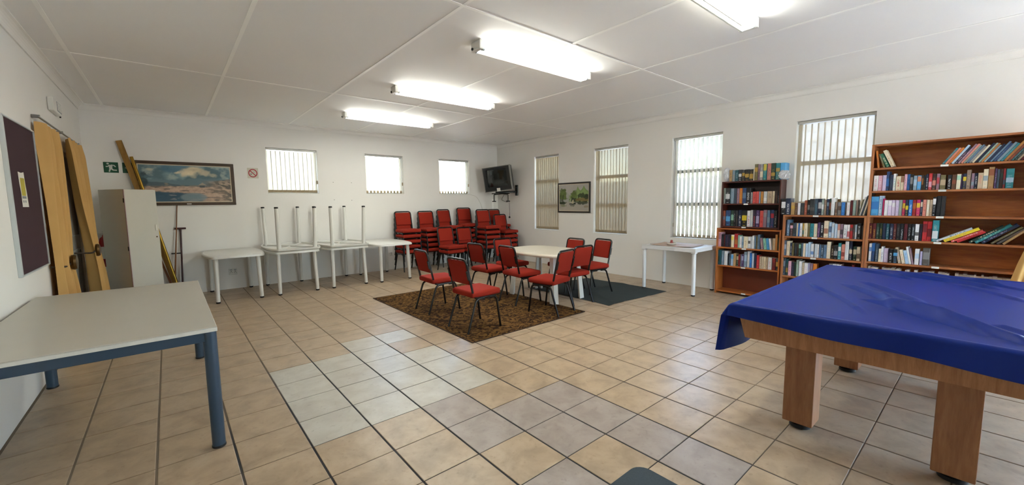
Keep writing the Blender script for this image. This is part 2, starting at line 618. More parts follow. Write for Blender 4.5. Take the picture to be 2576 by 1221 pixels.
def book_mat():
    """cover colour from the object, lettering and bands on the spine from its accent property"""
    t = NT('book_cover')
    oi = t.n('ShaderNodeObjectInfo')
    at = t.n('ShaderNodeAttribute', attribute_type='OBJECT', attribute_name='accent')
    sty = t.n('ShaderNodeAttribute', attribute_type='OBJECT', attribute_name='band')
    sep = t.n('ShaderNodeSeparateXYZ'); t.l(t.coord('Generated'), sep.inputs[0])
    u, v, w = sep.outputs[1], sep.outputs[2], sep.outputs[0]
    rnd = oi.outputs['Random']
    spine = t.math('LESS_THAN', w, .012)
    cu = t.math('LESS_THAN', t.math('ABSOLUTE', t.math('SUBTRACT', u, .5)), .24)
    lo = t.math('ADD', .12, t.math('MULTIPLY', rnd, .22))
    cv = t.math('MULTIPLY', t.math('GREATER_THAN', v, lo), t.math('LESS_THAN', v, t.math('ADD', lo, .52)))
    cm = t.n('ShaderNodeCombineXYZ')
    t.l(t.math('MULTIPLY', u, 3.0), cm.inputs[0]); t.l(t.math('MULTIPLY', v, 34.0), cm.inputs[1]); t.l(t.math('MULTIPLY', rnd, 300.0), cm.inputs[2])
    letters = t.math('GREATER_THAN', t.noise(cm.outputs[0], 1.0, 1), .52)
    lmask = t.math('MULTIPLY', t.math('MULTIPLY', cu, cv), letters)
    c0 = t.math('ADD', .3, t.math('MULTIPLY', t.math('FRACT', t.math('MULTIPLY', rnd, 7.31)), .5))
    bmask = t.math('LESS_THAN', t.math('ABSOLUTE', t.math('SUBTRACT', v, c0)), t.math('ADD', .1, t.math('MULTIPLY', rnd, .12)))
    foot = t.math('MULTIPLY', cu, t.math('LESS_THAN', t.math('ABSOLUTE', t.math('SUBTRACT', v, .07)), .02))
    m = t.math('MAXIMUM', t.math('MULTIPLY', lmask, t.math('SUBTRACT', 1.0, t.math('MULTIPLY', sty.outputs['Fac'], .6))), t.math('MULTIPLY', bmask, sty.outputs['Fac']))
    m = t.math('MAXIMUM', m, t.math('MULTIPLY', foot, .7))
    m = t.math('MULTIPLY', t.math('MULTIPLY', m, spine), .85)
    col = t.mix(m, oi.outputs['Color'], at.outputs['Color'])
    t.bsdf(col, .42, 0, .4)
    return t.m
M['book'] = book_mat()
M['pages'] = plain('book_pages', 'cdc3ad', .9, var=.08, scale=60)

def paint_mat(name):
    t = NT(name)
    a = t.n('ShaderNodeAttribute', attribute_type='GEOMETRY', attribute_name='Col')
    n = t.noise(t.coord(), 180, 3)
    t.bsdf(a.outputs['Color'], .45, 0, .35, t.bump(n, .15, .002))
    return t.m
M['canvas'] = paint_mat('painted_canvas')
M['canvas2'] = paint_mat('painted_canvas_small')

# ================================================================ the setting
def wall_with_holes(name, s0, s1, holes, axis, face, outward, z1=None, mat='wall'):
    """wall slab along axis ('x' or 'y'), room face at `face`, thickness WT towards outward, rectangular openings"""
    z1 = z1 or CZ + .1
    ss = sorted({s0, s1, *[h[0] for h in holes], *[h[1] for h in holes]})
    zs = sorted({-.05, z1, *[h[2] for h in holes], *[h[3] for h in holes]})
    bm = new_bm()
    cache = {}
    def V(i, j, k):
        if (i, j, k) not in cache:
            d = face + (outward * WT if k else 0)
            cache[(i, j, k)] = bm.verts.new((ss[i], d, zs[j]) if axis == 'x' else (d, ss[i], zs[j]))
        return cache[(i, j, k)]
    ni, nj = len(ss) - 1, len(zs) - 1
    def solid(i, j):
        if i < 0 or j < 0 or i >= ni or j >= nj: return False
        sc, zc = (ss[i] + ss[i + 1]) / 2, (zs[j] + zs[j + 1]) / 2
        return not any(h[0] < sc < h[1] and h[2] < zc < h[3] for h in holes)
    for i in range(ni):
        for j in range(nj):
            if not solid(i, j): continue
            bm.faces.new((V(i, j, 0), V(i + 1, j, 0), V(i + 1, j + 1, 0), V(i, j + 1, 0)))
            bm.faces.new((V(i, j, 1), V(i, j + 1, 1), V(i + 1, j + 1, 1), V(i + 1, j, 1)))
            for (di, dj, a, b) in ((-1, 0, (i, j), (i, j + 1)), (1, 0, (i + 1, j), (i + 1, j + 1)), (0, -1, (i, j), (i + 1, j)), (0, 1, (i, j + 1), (i + 1, j + 1))):
                if not solid(i + di, j + dj):
                    bm.faces.new((V(*a, 0), V(*b, 0), V(*b, 1), V(*a, 1)))
    return struct(obj(name, bm, M[mat]))

wall_right = wall_with_holes('wall_right', FY - WT, BY + WT, [(a, b, *WZ_R) for a, b in WIN_R] + [DOOR_R], 'y', RX, 1)
wall_back = wall_with_holes('wall_back', LX, RX, [(a, b, *WZ_B) for a, b in WIN_B], 'x', BY, 1)
wall_left = wall_with_holes('wall_left', FY - WT, BY + WT, [DOOR_L], 'y', LX, -1)
wall_front = wall_with_holes('wall_front', LX, RX, [DOOR_F], 'x', FY, -1, mat='wall_front')

# ---- floor: grout bed with single tiles
bm = new_bm()
box(bm, LX - WT, RX + WT, FY - WT, BY + WT, -.12, -.003)
floor = struct(obj('floor', bm, M['grout']))

WHITE = {(c, r) for c in (1, 2, 3, 4) for r in (0, 1, 2, 3)} | {(3, 4), (4, 4)}
WHITE -= {(4, 3), (4, 2)}
WHITE |= {(4, 2)}
GREY = {(3, -1), (3, -2), (4, -2), (4, -3), (5, -2), (5, -3), (5, -4), (5, -5), (3, -4), (2, -4)}
GX, GY = .0058, .0030     # half joint widths across and along the room

def tile_mesh(name, w, d, mat):
    b = .0025
    bm = new_bm()
    lo = [bm.verts.new((sx * w / 2, sy * d / 2, -.010)) for sx, sy in ((-1, -1), (1, -1), (1, 1), (-1, 1))]
    md = [bm.verts.new((sx * w / 2, sy * d / 2, -.0012)) for sx, sy in ((-1, -1), (1, -1), (1, 1), (-1, 1))]
    tp = [bm.verts.new((sx * (w / 2 - b), sy * (d / 2 - b), 0)) for sx, sy in ((-1, -1), (1, -1), (1, 1), (-1, 1))]
    bm.faces.new(tp)
    for i in range(4):
        j = (i + 1) % 4
        bm.faces.new((md[i], md[j], tp[j], tp[i])); bm.faces.new((lo[i], lo[j], md[j], md[i]))
    me = bpy.data.meshes.new(name)
    bm.to_mesh(me); bm.free()
    me.materials.append(mat)
    return me

full = {k: tile_mesh('tile', T - 2 * GX, T - 2 * GY, M[k]) for k in ('tile', 'tile_white', 'tile_grey')}

def to_px(p):
    d = Vector(p) - CAM
    z = d.dot(fw)
    if z < .05: return None
    return (1288 + FPX * d.dot(RT) / z, 610.5 - FPX * d.dot(UP) / z)

tiles = []
for c in range(-4, 19):
    x0, x1 = max(c * T, LX), min((c + 1) * T, RX)
    if x1 - x0 < .02: continue
    for r in range(-16, 17):
        y0, y1 = max(r * T, FY), min((r + 1) * T, BY)
        if y1 - y0 < .02: continue
        q = [to_px((x, y, 0)) for x, y in ((x0, y0), (x1, y0), (x1, y1), (x0, y1))]
        area = 0
        if all(q):
            xs = [min(max(p[0], 0), 2576) for p in q]; ys = [min(max(p[1], 0), 1221) for p in q]
            area = abs(sum(xs[i] * ys[(i + 1) % 4] - xs[(i + 1) % 4] * ys[i] for i in range(4))) / 2
        tiles.append((area, c, r, x0, x1, y0, y1))
tiles.sort(reverse=True)
rest = new_bm()
for k, (area, c, r, x0, x1, y0, y1) in enumerate(tiles):
    w, d = x1 - x0, y1 - y0
    kind = 'tile_white' if (c, r) in WHITE else 'tile_grey' if (c, r) in GREY else 'tile'
    cx, cy = (x0 + x1) / 2, (y0 + y1) / 2
    if k < 300 and area > 5:
        me = full[kind] if w > T - .001 and d > T - .001 else tile_mesh('tile', w - 2 * GX, d - 2 * GY, M[kind])
        o = bpy.data.objects.new('tile', me)
        COL.objects.link(o)
        o.parent = floor
        rs = random.Random(c * 100 + r)
        o.location = (cx + rs.uniform(-.0006, .0006), cy + rs.uniform(-.0006, .0006), rs.uniform(-.0003, .0003))
        o.rotation_euler = (0, 0, rs.uniform(-.0012, .0012))
    else:
        box(rest, x0 + GX, x1 - GX, y0 + GY, y1 - GY, -.010, 0)
o = obj('tile_remainder', rest, M['tile'], floor)
o['kind'] = 'stuff'

# ---- ceiling: board panels, cover strips, cornice
bm = new_bm()
box(bm, LX - WT, RX + WT, FY - WT, BY + WT, CZ + .012, CZ + .12)
ceiling = struct(obj('ceiling', bm, M['ceiling']))
bx_ = [LX, -.83, .39, 1.61, 2.83, 4.03, 5.25, RX]
by_ = [FY, -3.0, .13, 3.27, BY]
for x0, x1 in zip(bx_, bx_[1:]):
    for y0, y1 in zip(by_, by_[1:]):
        bm = new_bm()
        box(bm, x0 + .002, x1 - .002, y0 + .002, y1 - .002, CZ, CZ + .012)
        obj('ceiling_board', bm, M['ceiling'], ceiling)
for x in bx_[1:-1]:
    bm = new_bm(); box(bm, x - .016, x + .016, FY, BY, CZ - .0035, CZ, .001, 1)
    obj('cover_strip', bm, M['strip'], ceiling)
for y in by_[1:-1]:
    bm = new_bm(); box(bm, LX, RX, y - .016, y + .016, CZ - .0045, CZ - .0005, .001, 1)
    obj('cover_strip', bm, M['strip'], ceiling)

def cornice(name, p0, p1, inward):
    """coved cornice between two points along a wall; inward = unit vector into the room"""
    prof = [(0, 0), (0, -COR)] + [(COR * (1 - math.cos(a)) * 1.0 + .004, -COR + COR * math.sin(a)) for a in [i * PI / 2 / 6 for i in range(1, 6)]] + [(COR, 0)]
    prof = [(0, 0), (0, -COR), (.012, -COR)] + [(.012 + (COR - .012) * (1 - math.cos(a)), -COR + (COR - .012) * math.sin(a)) for a in [i * PI / 2 / 6 for i in range(1, 7)]] + [(COR, 0)]
    bm = new_bm()
    A, B = [], []
    for d, z in prof:
        A.append(bm.verts.new(Vector(p0) + Vector(inward) * d + Vector((0, 0, CZ + z))))
        B.append(bm.verts.new(Vector(p1) + Vector(inward) * d + Vector((0, 0, CZ + z))))
    n = len(prof)
    bm.faces.new(A); bm.faces.new(B[::-1])
    for i in range(n):
        bm.faces.new((A[i], A[(i + 1) % n], B[(i + 1) % n], B[i]))
    return struct(obj(name, bm, M['cornice']))
cornice('trim_1', (LX, BY, 0), (RX, BY, 0), (0, -1, 0))
cornice('trim_2', (RX, FY, 0), (RX, BY, 0), (-1, 0, 0))
cornice('trim_3', (LX, FY, 0), (LX, BY, 0), (1, 0, 0))
cornice('trim_4', (LX, FY, 0), (RX, FY, 0), (0, 1, 0))

# ---- windows
def window(name, s0, s1, z0, z1, axis, face, outward, bars, mat='window_frame'):
    """frame set back in the opening, panes and transoms as parts, plus a plastered sill"""
    dep0, dep1 = face + outward * .12, face + outward * .16
    def bx3(bm, a, b, d0, d1, za, zb, bev=.003):
        lo, hi = min(d0, d1), max(d0, d1)
        if axis == 'y': box(bm, lo, hi, a, b, za, zb, bev, 1)
        else: box(bm, a, b, lo, hi, za, zb, bev, 1)
    fwid = .035
    bm = new_bm()
    zi0, zi1, si0, si1 = z0, z1, s0, s1
    pts_o = [(si0, zi0), (si1, zi0), (si1, zi1), (si0, zi1)]
    pts_i = [(si0 + fwid, zi0 + fwid), (si1 - fwid, zi0 + fwid), (si1 - fwid, zi1 - fwid), (si0 + fwid, zi1 - fwid)]
    ring_prism(bm, pts_o, pts_i, 0, .04)
    for v in bm.verts:
        s, z, d = v.co.x, v.co.y, v.co.z
        dd = dep0 + (dep1 - dep0) * d / .04
        v.co = (dd, s, z) if axis == 'y' else (s, dd, z)
    root = struct(obj(name, bm, M[mat]))
    zs = [z0 + fwid] + [b for b in bars] + [z1 - fwid]
    edges = [z0 + fwid]
    for b in bars:
        bm = new_bm(); bx3(bm, s0 + fwid, s1 - fwid, dep0 - outward * .006, dep1, b - .03, b + .03)
        obj('transom', bm, M[mat], root)
        edges += [b - .03, b + .03]
    edges.append(z1 - fwid)
    for a, b in zip(edges[::2], edges[1::2]):
        bm = new_bm(); bx3(bm, s0 + fwid, s1 - fwid, dep0 + outward * .017, dep0 + outward * .022, a, b, 0)
        obj('pane', bm, M['glass'], root)
    bm = new_bm(); bx3(bm, s0 + .001, s1 - .001, face + outward * .002, dep0, z0, z0 + .012)
    obj('window_sill', bm, M['window_white'], root)
    return root
for i, (a, b) in enumerate(WIN_R):
    w = window('window_%d' % (i + 1), a, b, WZ_R[0], WZ_R[1], 'y', RX, 1, [1.39, 1.955])
    if i in (1, 2):       # catch lever on the lower transom
        bm = new_bm()
        cy = (a + b) / 2 + .02
        box(bm, RX + .085, RX + .118, cy - .02, cy + .02, 1.395, 1.42, .004, 1)
        box(bm, RX + .075, RX + .095, cy - .06, cy + .01, 1.405, 1.415, .003, 1)
        obj('catch', bm, M['black_cap'], w)
for i, (a, b) in enumerate(WIN_B):
    window('window_%d' % (i + 5), a, b, WZ_B[0], WZ_B[1], 'x', BY, 1, [])

# ---- vertical blinds
def blind(label, s0, s1, z0, z1, axis, face, outward, angle, n, mat, width=.089, seed=0, drop=.015, bunch=0.0):
    rs = random.Random(seed)
    depth = face + outward * .062
    L = s1 - s0
    root = thing('vertical_blind', label, 'blind', ((depth, (s0 + s1) / 2, z0) if axis == 'y' else ((s0 + s1) / 2, depth, z0)), (0, 0, PI / 2 if axis == 'y' else 0), 'vertical window blinds')
    # local x runs along the window, local y out of / into the room
    H = z1 - z0
    bm = new_bm()
    box(bm, -L / 2 + .004, L / 2 - .004, -.02, .02, H - .04, H - .004, .004, 1)
    obj('headrail', bm, M['headrail'], root)
    w = width
    zb, zt = drop + .012, H - .048
    pitch = (L - .02 - w * abs(math.cos(angle)) - bunch) / (n - 1)
    me = None
    for k in range(n):
        bm = new_bm()
        A = []
        segs, rows = 4, 8
        ph = rs.uniform(0, 6)
        for i in range(segs + 1):
            u = -w / 2 + w * i / segs
            bow = .006 * (1 - (2 * i / segs - 1) ** 2)
            A.append([bm.verts.new((u, bow + .0025 * math.sin(j * 1.3 + ph), zb + (zt - zb) * j / rows)) for j in range(rows + 1)])
        for i in range(segs):
            for j in range(rows):
                bm.faces.new((A[i][j], A[i + 1][j], A[i + 1][j + 1], A[i][j + 1]))
        s = obj('slat', bm, M[mat], root, 60)
        s.location = (L / 2 - .01 - w * abs(math.cos(angle)) / 2 - k * pitch, 0, 0)
        s.rotation_euler = (0, 0, angle + rs.uniform(-.05, .05))
        bm = new_bm()
        box(bm, -w / 2 + .002, w / 2 - .002, -.003, .004, zb - .002, zb + .045)
        wgt = obj('hem_weight', bm, M['slat'], s)
    bm = new_bm()
    tube(bm, [(L / 2 - .012, -.024, H - .05), (L / 2 - .012, -.026, H * .5), (L / 2 - .013, -.024, .25)], .0022, 6)
    obj('pull_cord', bm, M['cable_white'], root)
    bm = new_bm(); box(bm, L / 2 - .026, L / 2 - .004, -.034, -.016, .19, .26, .004, 1)
    obj('cord_weight', bm, M['slat'], root)
    return root
blind('beige vertical blind, fully closed, in the window nearest the television corner', *WIN_R[0], *WZ_R, 'y', RX, 1, .30, 11, 'slat', seed=1)
blind('beige vertical blind, slats slightly open, right of the small green painting', *WIN_R[1], *WZ_R, 'y', RX, 1, -.10, 11, 'slat', seed=2)
blind('pale vertical blind, slats wide open, above the white side table', *WIN_R[2], *WZ_R, 'y', RX, 1, -.58, 11, 'slat_pale', seed=3)
blind('sheer vertical blind behind the books of the middle bookcase', *WIN_R[3], *WZ_R, 'y', RX, 1, .10, 11, 'slat_thin', seed=4)
blind('bright closed blind in the back wall window above the stacked tables', *WIN_B[0], *WZ_B, 'x', BY, 1, -.12, 11, 'slat_pale', seed=5)
blind('bright half-open blind in the middle window of the back wall', *WIN_B[1], *WZ_B, 'x', BY, 1, .6, 11, 'slat_pale', seed=6)
blind('bright half-open blind in the back wall window nearest the television', *WIN_B[2], *WZ_B, 'x', BY, 1, .62, 11, 'slat_pale', seed=7)

# ---- doors
y0, y1, z0, z1 = DOOR_L
bm = new_bm()
ring_prism(bm, [(y0, -.0), (y1, -.0), (y1, z1), (y0, z1)], [(y0 + .05, .0), (y1 - .05, .0), (y1 - .05, z1 - .05), (y0 + .05, z1 - .05)], 0, .09)
for v in bm.verts:
    v.co = (LX - .10 + v.co.z, v.co.x, v.co.y)
door_1 = struct(obj('door_1', bm, M['door_frame']))
for k in range(2):
    a, b = (y0 + .05, (y0 + y1) / 2 - .002) if k == 0 else ((y0 + y1) / 2 + .002, y1 - .05)
    bm = new_bm(); box(bm, LX - .055, LX - .012, a, b, .008, z1 - .052, .003, 1)
    leaf = obj('door_leaf', bm, M['grey_door'], door_1)
    bm = new_bm()
    for za, zb in ((.25, .95), (1.1, 1.9)):
        ring_prism(bm, [(a + .12, za), (b - .12, za), (b - .12, zb), (a + .12, zb)], [(a + .14, za + .02), (b - .14, za + .02), (b - .14, zb - .02), (a + .14, zb - .02)], 0, .012)
    for v in bm.verts:
        v.co = (LX - .013 + v.co.z, v.co.x, v.co.y)
    obj('moulding', bm, M['grey_door'], leaf)
bm = new_bm()
yc = (y0 + y1) / 2 - .07
tube(bm, fillet([(LX - .013, yc, 1.03), (LX + .02, yc, 1.03), (LX + .02, yc - .09, 1.03)], .012), .007, 8)
obj('door_handle', bm, M['steel'], door_1, 50)

y0, y1, z0, z1 = DOOR_R
bm = new_bm()
ring_prism(bm, [(y0, 0), (y1, 0), (y1, z1), (y0, z1)], [(y0 + .05, .05), (y1 - .05, .05), (y1 - .05, z1 - .05), (y0 + .05, z1 - .05)], 0, .06)
for v in bm.verts:
    v.co = (RX + .10 + v.co.z, v.co.x, v.co.y)
door_2 = struct(obj('door_2', bm, M['window_frame']))
ym = (y0 + y1) / 2
bm = new_bm(); box(bm, RX + .11, RX + .15, ym - .035, ym + .035, .05, z1 - .05, .003, 1)
obj('meeting_stile', bm, M['window_frame'], door_2)
for a, b in ((y0 + .05, ym - .035), (ym + .035, y1 - .05)):
    bm = new_bm(); box(bm, RX + .126, RX + .132, a, b, .05, z1 - .05)
    obj('pane', bm, M['glass'], door_2)

x0, x1, z0, z1 = DOOR_F
bm = new_bm()
ring_prism(bm, [(x0, 0), (x1, 0), (x1, z1), (x0, z1)], [(x0 + .05, .05), (x1 - .05, .05), (x1 - .05, z1 - .05), (x0 + .05, z1 - .05)], 0, .06)
for v in bm.verts:
    v.co = (v.co.x, FY - .16 + v.co.z, v.co.y)
door_3 = struct(obj('door_3', bm, M['window_frame']))
xm = (x0 + x1) / 2
bm = new_bm(); box(bm, xm - .035, xm + .035, FY - .15, FY - .11, .05, z1 - .05, .003, 1)
obj('meeting_stile', bm, M['window_frame'], door_3)
for a, b in ((x0 + .05, xm - .035), (xm + .035, x1 - .05)):
    bm = new_bm(); box(bm, a, b, FY - .133, FY - .127, .05, z1 - .05)
    obj('pane', bm, M['glass'], door_3)

# ---- outside the right-hand windows
def out_mats():
    t = NT('paving'); p = t.pos()
    t.bsdf(t.mix(t.noise(p, 3, 4), lin('a3a09a'), lin('bab7b0')), .9)
    M['paving'] = t.m
    t = NT('rough_plaster'); p = t.pos()
    n = t.noise(t.mapping(p, (1, 1, 2.2)), 3.2, 5, .6, .6)
    t.bsdf(t.ramp(n, [(.3, '85878a'), (.6, 'a9acb0')]), .9, 0, .2, t.bump(n, 1.0, .08))
    M['rough'] = t.m
    M['leaf'] = plain('shrub_leaf', '5d7350', .7, var=.35, scale=5)
    M['stem'] = plain('shrub_stem', '4a3c2c', .8)
out_mats()
bm = new_bm(); box(bm, -30, 40, -30, 40, -.32, -.2)
struct(obj('ground', bm, M['paving']))
bm = new_bm(); box(bm, 9.0, 9.3, -2.3, .55, -.2, 3.6)
struct(obj('wall_neighbour', bm, M['rough']))
bm = new_bm(); box(bm, 9.4, 9.6, .55, 8.0, -.2, 2.0)  # low wall added outside to dim the daylight behind the open blind
struct(obj('wall_dimming', bm, M['rough']))

def shrub(label, x, y, h, r, seed):
    root = thing('shrub', label, 'shrub', (x, y, -.2), group='shrubs outside the windows')
    rs = random.Random(seed)
    bm = new_bm()
    for k in range(7):
        a = rs.uniform(0, 2 * PI)
        tube(bm, [(0, 0, 0), (math.cos(a) * r * .3, math.sin(a) * r * .3, h * .5), (math.cos(a) * r * .7, math.sin(a) * r * .7, h * .92)], .012, 5, r_end=.004)
    obj('stems', bm, M['stem'], root)
    v, f = [], []
    for k in range(900):
        a, b = rs.uniform(0, 2 * PI), rs.uniform(-1, 1)
        rr = r * rs.uniform(.55, 1) * math.sqrt(1 - b * b * .6)
        c = Vector((math.cos(a) * rr, math.sin(a) * rr, h * .58 + b * h * .42))
        d1 = Vector((rs.gauss(0, 1), rs.gauss(0, 1), rs.gauss(0, 1))).normalized() * .055
        d2 = d1.orthogonal().normalized() * .022
        i = len(v)
        v += [c - d1, c + d2, c + d1, c - d2]
        f.append((i, i + 1, i + 2, i + 3))
    me = bpy.data.meshes.new('foliage'); me.from_pydata([tuple(q) for q in v], [], f)
    fo = obj_me('foliage', me, M['leaf'], root)
    fo['kind'] = 'stuff'
shrub('leafy shrub outside, seen through the open blind above the side table', 8.15, 1.55, 1.5, .55, 3)
shrub('second leafy shrub outside the window above the side table', 8.6, 2.6, 1.9, .6, 5)

# ================================================================ fluorescent ceiling lights
def tube_light(label, x0, x1, y, z=None):
    z = CZ
    root = thing('fluorescent_light', label, 'light', ((x0 + x1) / 2, y, z), group='fluorescent battens on the ceiling')
    L = x1 - x0
    bm = new_bm(); box(bm, -L / 2 + .02, L / 2 - .02, -.035, .045, -.048, -.001, .006, 1)
    obj('batten', bm, M['strip'], root)
    for s in (-1, 1):
        bm = new_bm()
        box(bm, s * L / 2 - .022, s * L / 2 + .022, -.068, .075, -.085, -.001, .008, 2)
        h = obj('end_holder', bm, M['white_plastic'], root)
        bm = new_bm(); lathe(bm, [(.012, 0), (.012, .012)], 10, (s * (L / 2 + .021) - (.012 if s < 0 else 0), .045, -.066), 'x')
        obj('lamp_socket', bm, M['black_cap'], h)
    for yy, lit in ((-.042, True), (.050, False)):
        bm = new_bm(); lathe(bm, [(.0185, -L / 2 + .045), (.0185, L / 2 - .045)], 14, (0, yy, -.072), 'x')
        tb = obj('tube', bm, M['tube_on'] if lit else M['tube_off'], root, 40)
        for s in (-1, 1):
            bm = new_bm(); lathe(bm, [(.0188, -.012), (.0188, .012)], 12, (s * (L / 2 - .033), yy, -.072), 'x')
            obj('tube_cap', bm, M['alu'], tb, 40)
    return root
M['tube_on'] = emit('lit_tube', 'f9faf0', 18)
M['tube_off'] = plain('unlit_tube', 'd3d2c9', .3)
tube_light('fluorescent light farthest back, nearest the back wall windows', 2.10, 3.67, 4.35)
tube_light('second fluorescent light counted from the back wall', 2.11, 3.65, 2.46)
tube_light('third fluorescent light from the back wall, dark socket on its left end', 2.09, 3.63, .62)
tube_light('nearest fluorescent light, cut off by the top of the photo', 2.05, 3.59, -1.15)

# ================================================================ chairs
def make_chair():
    t = thing('stacking_chair', 'red chair', 'chair')
    r = .0132
    fr, w = M['black_metal'], .19
    bm = new_bm()
    tube(bm, fillet([(w, .17, .384), (w, -.135, .384), (w, -.235, .832), (-w, -.235, .832), (-w, -.135, .384), (-w, .17, .384)], .062, 6), r, 10)
    obj('back_frame', bm, fr, t, 50)
    for s in (-1, 1):
        bm = new_bm()
        tube(bm, fillet([(s * w, .08, .372), (s * w, .185, .372), (s * .2, .235, 0)], .06, 5), r, 10)
        lg = obj('leg', bm, fr, t, 50)
        bm = new_bm()
        tube(bm, fillet([(s * w, .0, .372), (s * w, -.105, .372), (s * .2, -.232, 0)], .06, 5), r, 10)
        obj('leg', bm, fr, t, 50)
        bm = new_bm()
        Mx = Matrix.Translation((s * .186, -.202, .655)) @ Matrix.Rotation(.22, 4, 'X')
        box(bm, -.012, .012, -.018, .010, -.055, .055, .004, 1, Mx)
        obj('bracket', bm, fr, t)
    bm = new_bm()
    tube(bm, [(-w, .15, .376), (w, .15, .376)], .009, 8)
    obj('seat_bar', bm, fr, t, 50)
    bm = new_bm()
    tube(bm, [(-w, -.06, .376), (w, -.06, .376)], .009, 8)
    obj('seat_bar', bm, fr, t, 50)
    bm = new_bm()
    vs_ = box(bm, -.208, .208, -.168, .242, .393, .462, .024, 3)
    bmesh.ops.subdivide_edges(bm, edges=[e for e in bm.edges if e.calc_length() > .1], cuts=3, use_grid_fill=True)
    for v in bm.verts:
        if v.co.z > .45:
            v.co.z += .012 * (1 - (v.co.x / .21) ** 2) * (1 - ((v.co.y - .04) / .21) ** 2)
    obj('seat', bm, M['red_fabric'], t, 45)
    bm = new_bm()
    Mx = Matrix.Translation((0, -.1985, .678)) @ Matrix.Rotation(.2205, 4, 'X')
    box(bm, -.172, .172, -.016, .016, -.138, .138, .014, 3, Mx)
    bmesh.ops.subdivide_edges(bm, edges=[e for e in bm.edges if e.calc_length() > .1], cuts=2, use_grid_fill=True)
    obj('backrest', bm, M['red_fabric'], t, 45)
    return t
chair0 = make_chair()
chair_used = [False]
def chair(label, x, y, rz, z=0.0, group=None):
    o = copy_tree(chair0) if chair_used[0] else chair0
    chair_used[0] = True
    o.location = (x, y, z)
    o.rotation_euler = (0, 0, rz)
    tag(o, label, 'chair', group)
    return o
G1 = 'red chairs standing around the white table'
RZ = .0062
chair('loose red chair on the left edge of the brown rug, back to the viewer', 2.545, 2.31, -PI / 2 - .03, RZ, G1)
chair('nearest loose red chair, standing on the near end of the brown rug', 2.465, 1.31, -PI / 2 + .02, RZ, G1)
chair('red chair at the left long side of the table, farther from the viewer', 3.55, 2.50, -PI / 2 + .03, RZ, G1)
chair('red chair at the left long side of the table, nearer the viewer', 3.665, 1.865, -PI / 2 - .06, RZ, G1)
chair('red chair with its seat turned left on the right corner of the brown rug', 3.615, 1.16, .19, RZ, G1)
chair('red chair pushed against the near end of the table, back turned to the viewer', 4.215, 1.34, -.04, RZ, G1)
chair('red chair at the right side of the table, nearest the wall with the painting', 4.985, 1.57, 1.40, RZ, G1)
chair('red chair at the right side of the table, mostly hidden behind it', 4.77, 1.95, 1.53, RZ, G1)
chair('red chair at the far end of the table, in front of the stacks', 4.22, 2.72, PI + .02, 0, G1)

ORD = ['bottom', 'second', 'third', 'fourth', 'fifth', 'sixth']
def stack(where, x, y, rz, n, ztop, group):
    p = (ztop - .843) / (n - 1)
    for k in range(n):
        lab = 'top' if k == n - 1 else ('bottom' if k == 0 else ORD[k] + ' from the floor')
        chair('red chair, %s in the %s' % (lab, where), x - math.sin(rz) * .010 * (k - (n - 1) / 2), y + math.cos(rz) * .010 * (k - (n - 1) / 2), rz, k * p, group)
stack('leftmost stack along the back wall', 3.745, 5.66, PI, 5, 1.29, 'leftmost chair stack')
stack('second stack from left along the back wall', 4.30, 5.66, PI, 5, 1.287, 'second chair stack')
stack('third back stack, turned slightly right', 4.80, 5.65, PI + .18, 5, 1.314, 'third chair stack')
stack('tallest stack, beneath the right-hand window', 5.345, 5.68, PI - .08, 5, 1.342, 'fourth chair stack')
stack('stack in front of the tallest one', 5.56, 5.17, PI - .03, 5, 1.30, 'fifth chair stack')
stack('rearmost stack in the television corner', 6.275, 5.66, PI, 5, 1.288, 'corner chair stack')
stack('lower stack in front of the corner one', 6.08, 5.14, PI + .02, 4, 1.172, 'sixth chair stack')
stack('low front pair at the left', 4.43, 5.0, PI + .02, 2, .935, 'front chair pair at the left')
stack('low front pair at the right', 4.93, 5.02, PI + .02, 2, .91, 'front chair pair at the right')

# ================================================================ white plastic tables
def table_outline(hw_mid, hw_end, hl, n=10, corner=.06):
    """bowed long sides, chamfered corners; counter-clockwise, length along y"""
    side = []
    for i in range(n + 1):
        t = -1 + 2 * i / n
        side.append((hw_end + (hw_mid - hw_end) * (1 - abs(t) ** 2.2), t * (hl - corner)))
    pts = [(x, y) for x, y in side]
    pts += [(hw_end - corner * .45, hl - corner * .25), (hw_end - corner, hl)]
    pts += [(-(hw_end - corner), hl), (-(hw_end - corner * .45), hl - corner * .25)]
    pts += [(-x, -y) for x, y in side]
    pts += [(-(hw_end - corner * .45), -(hl - corner * .25)), (-(hw_end - corner), -hl), (hw_end - corner, -hl), (hw_end - corner * .45, -(hl - corner * .25))]
    return pts

def scale_out(pts, d):
    return [(x - math.copysign(d, x), y - math.copysign(d, y)) for x, y in pts]

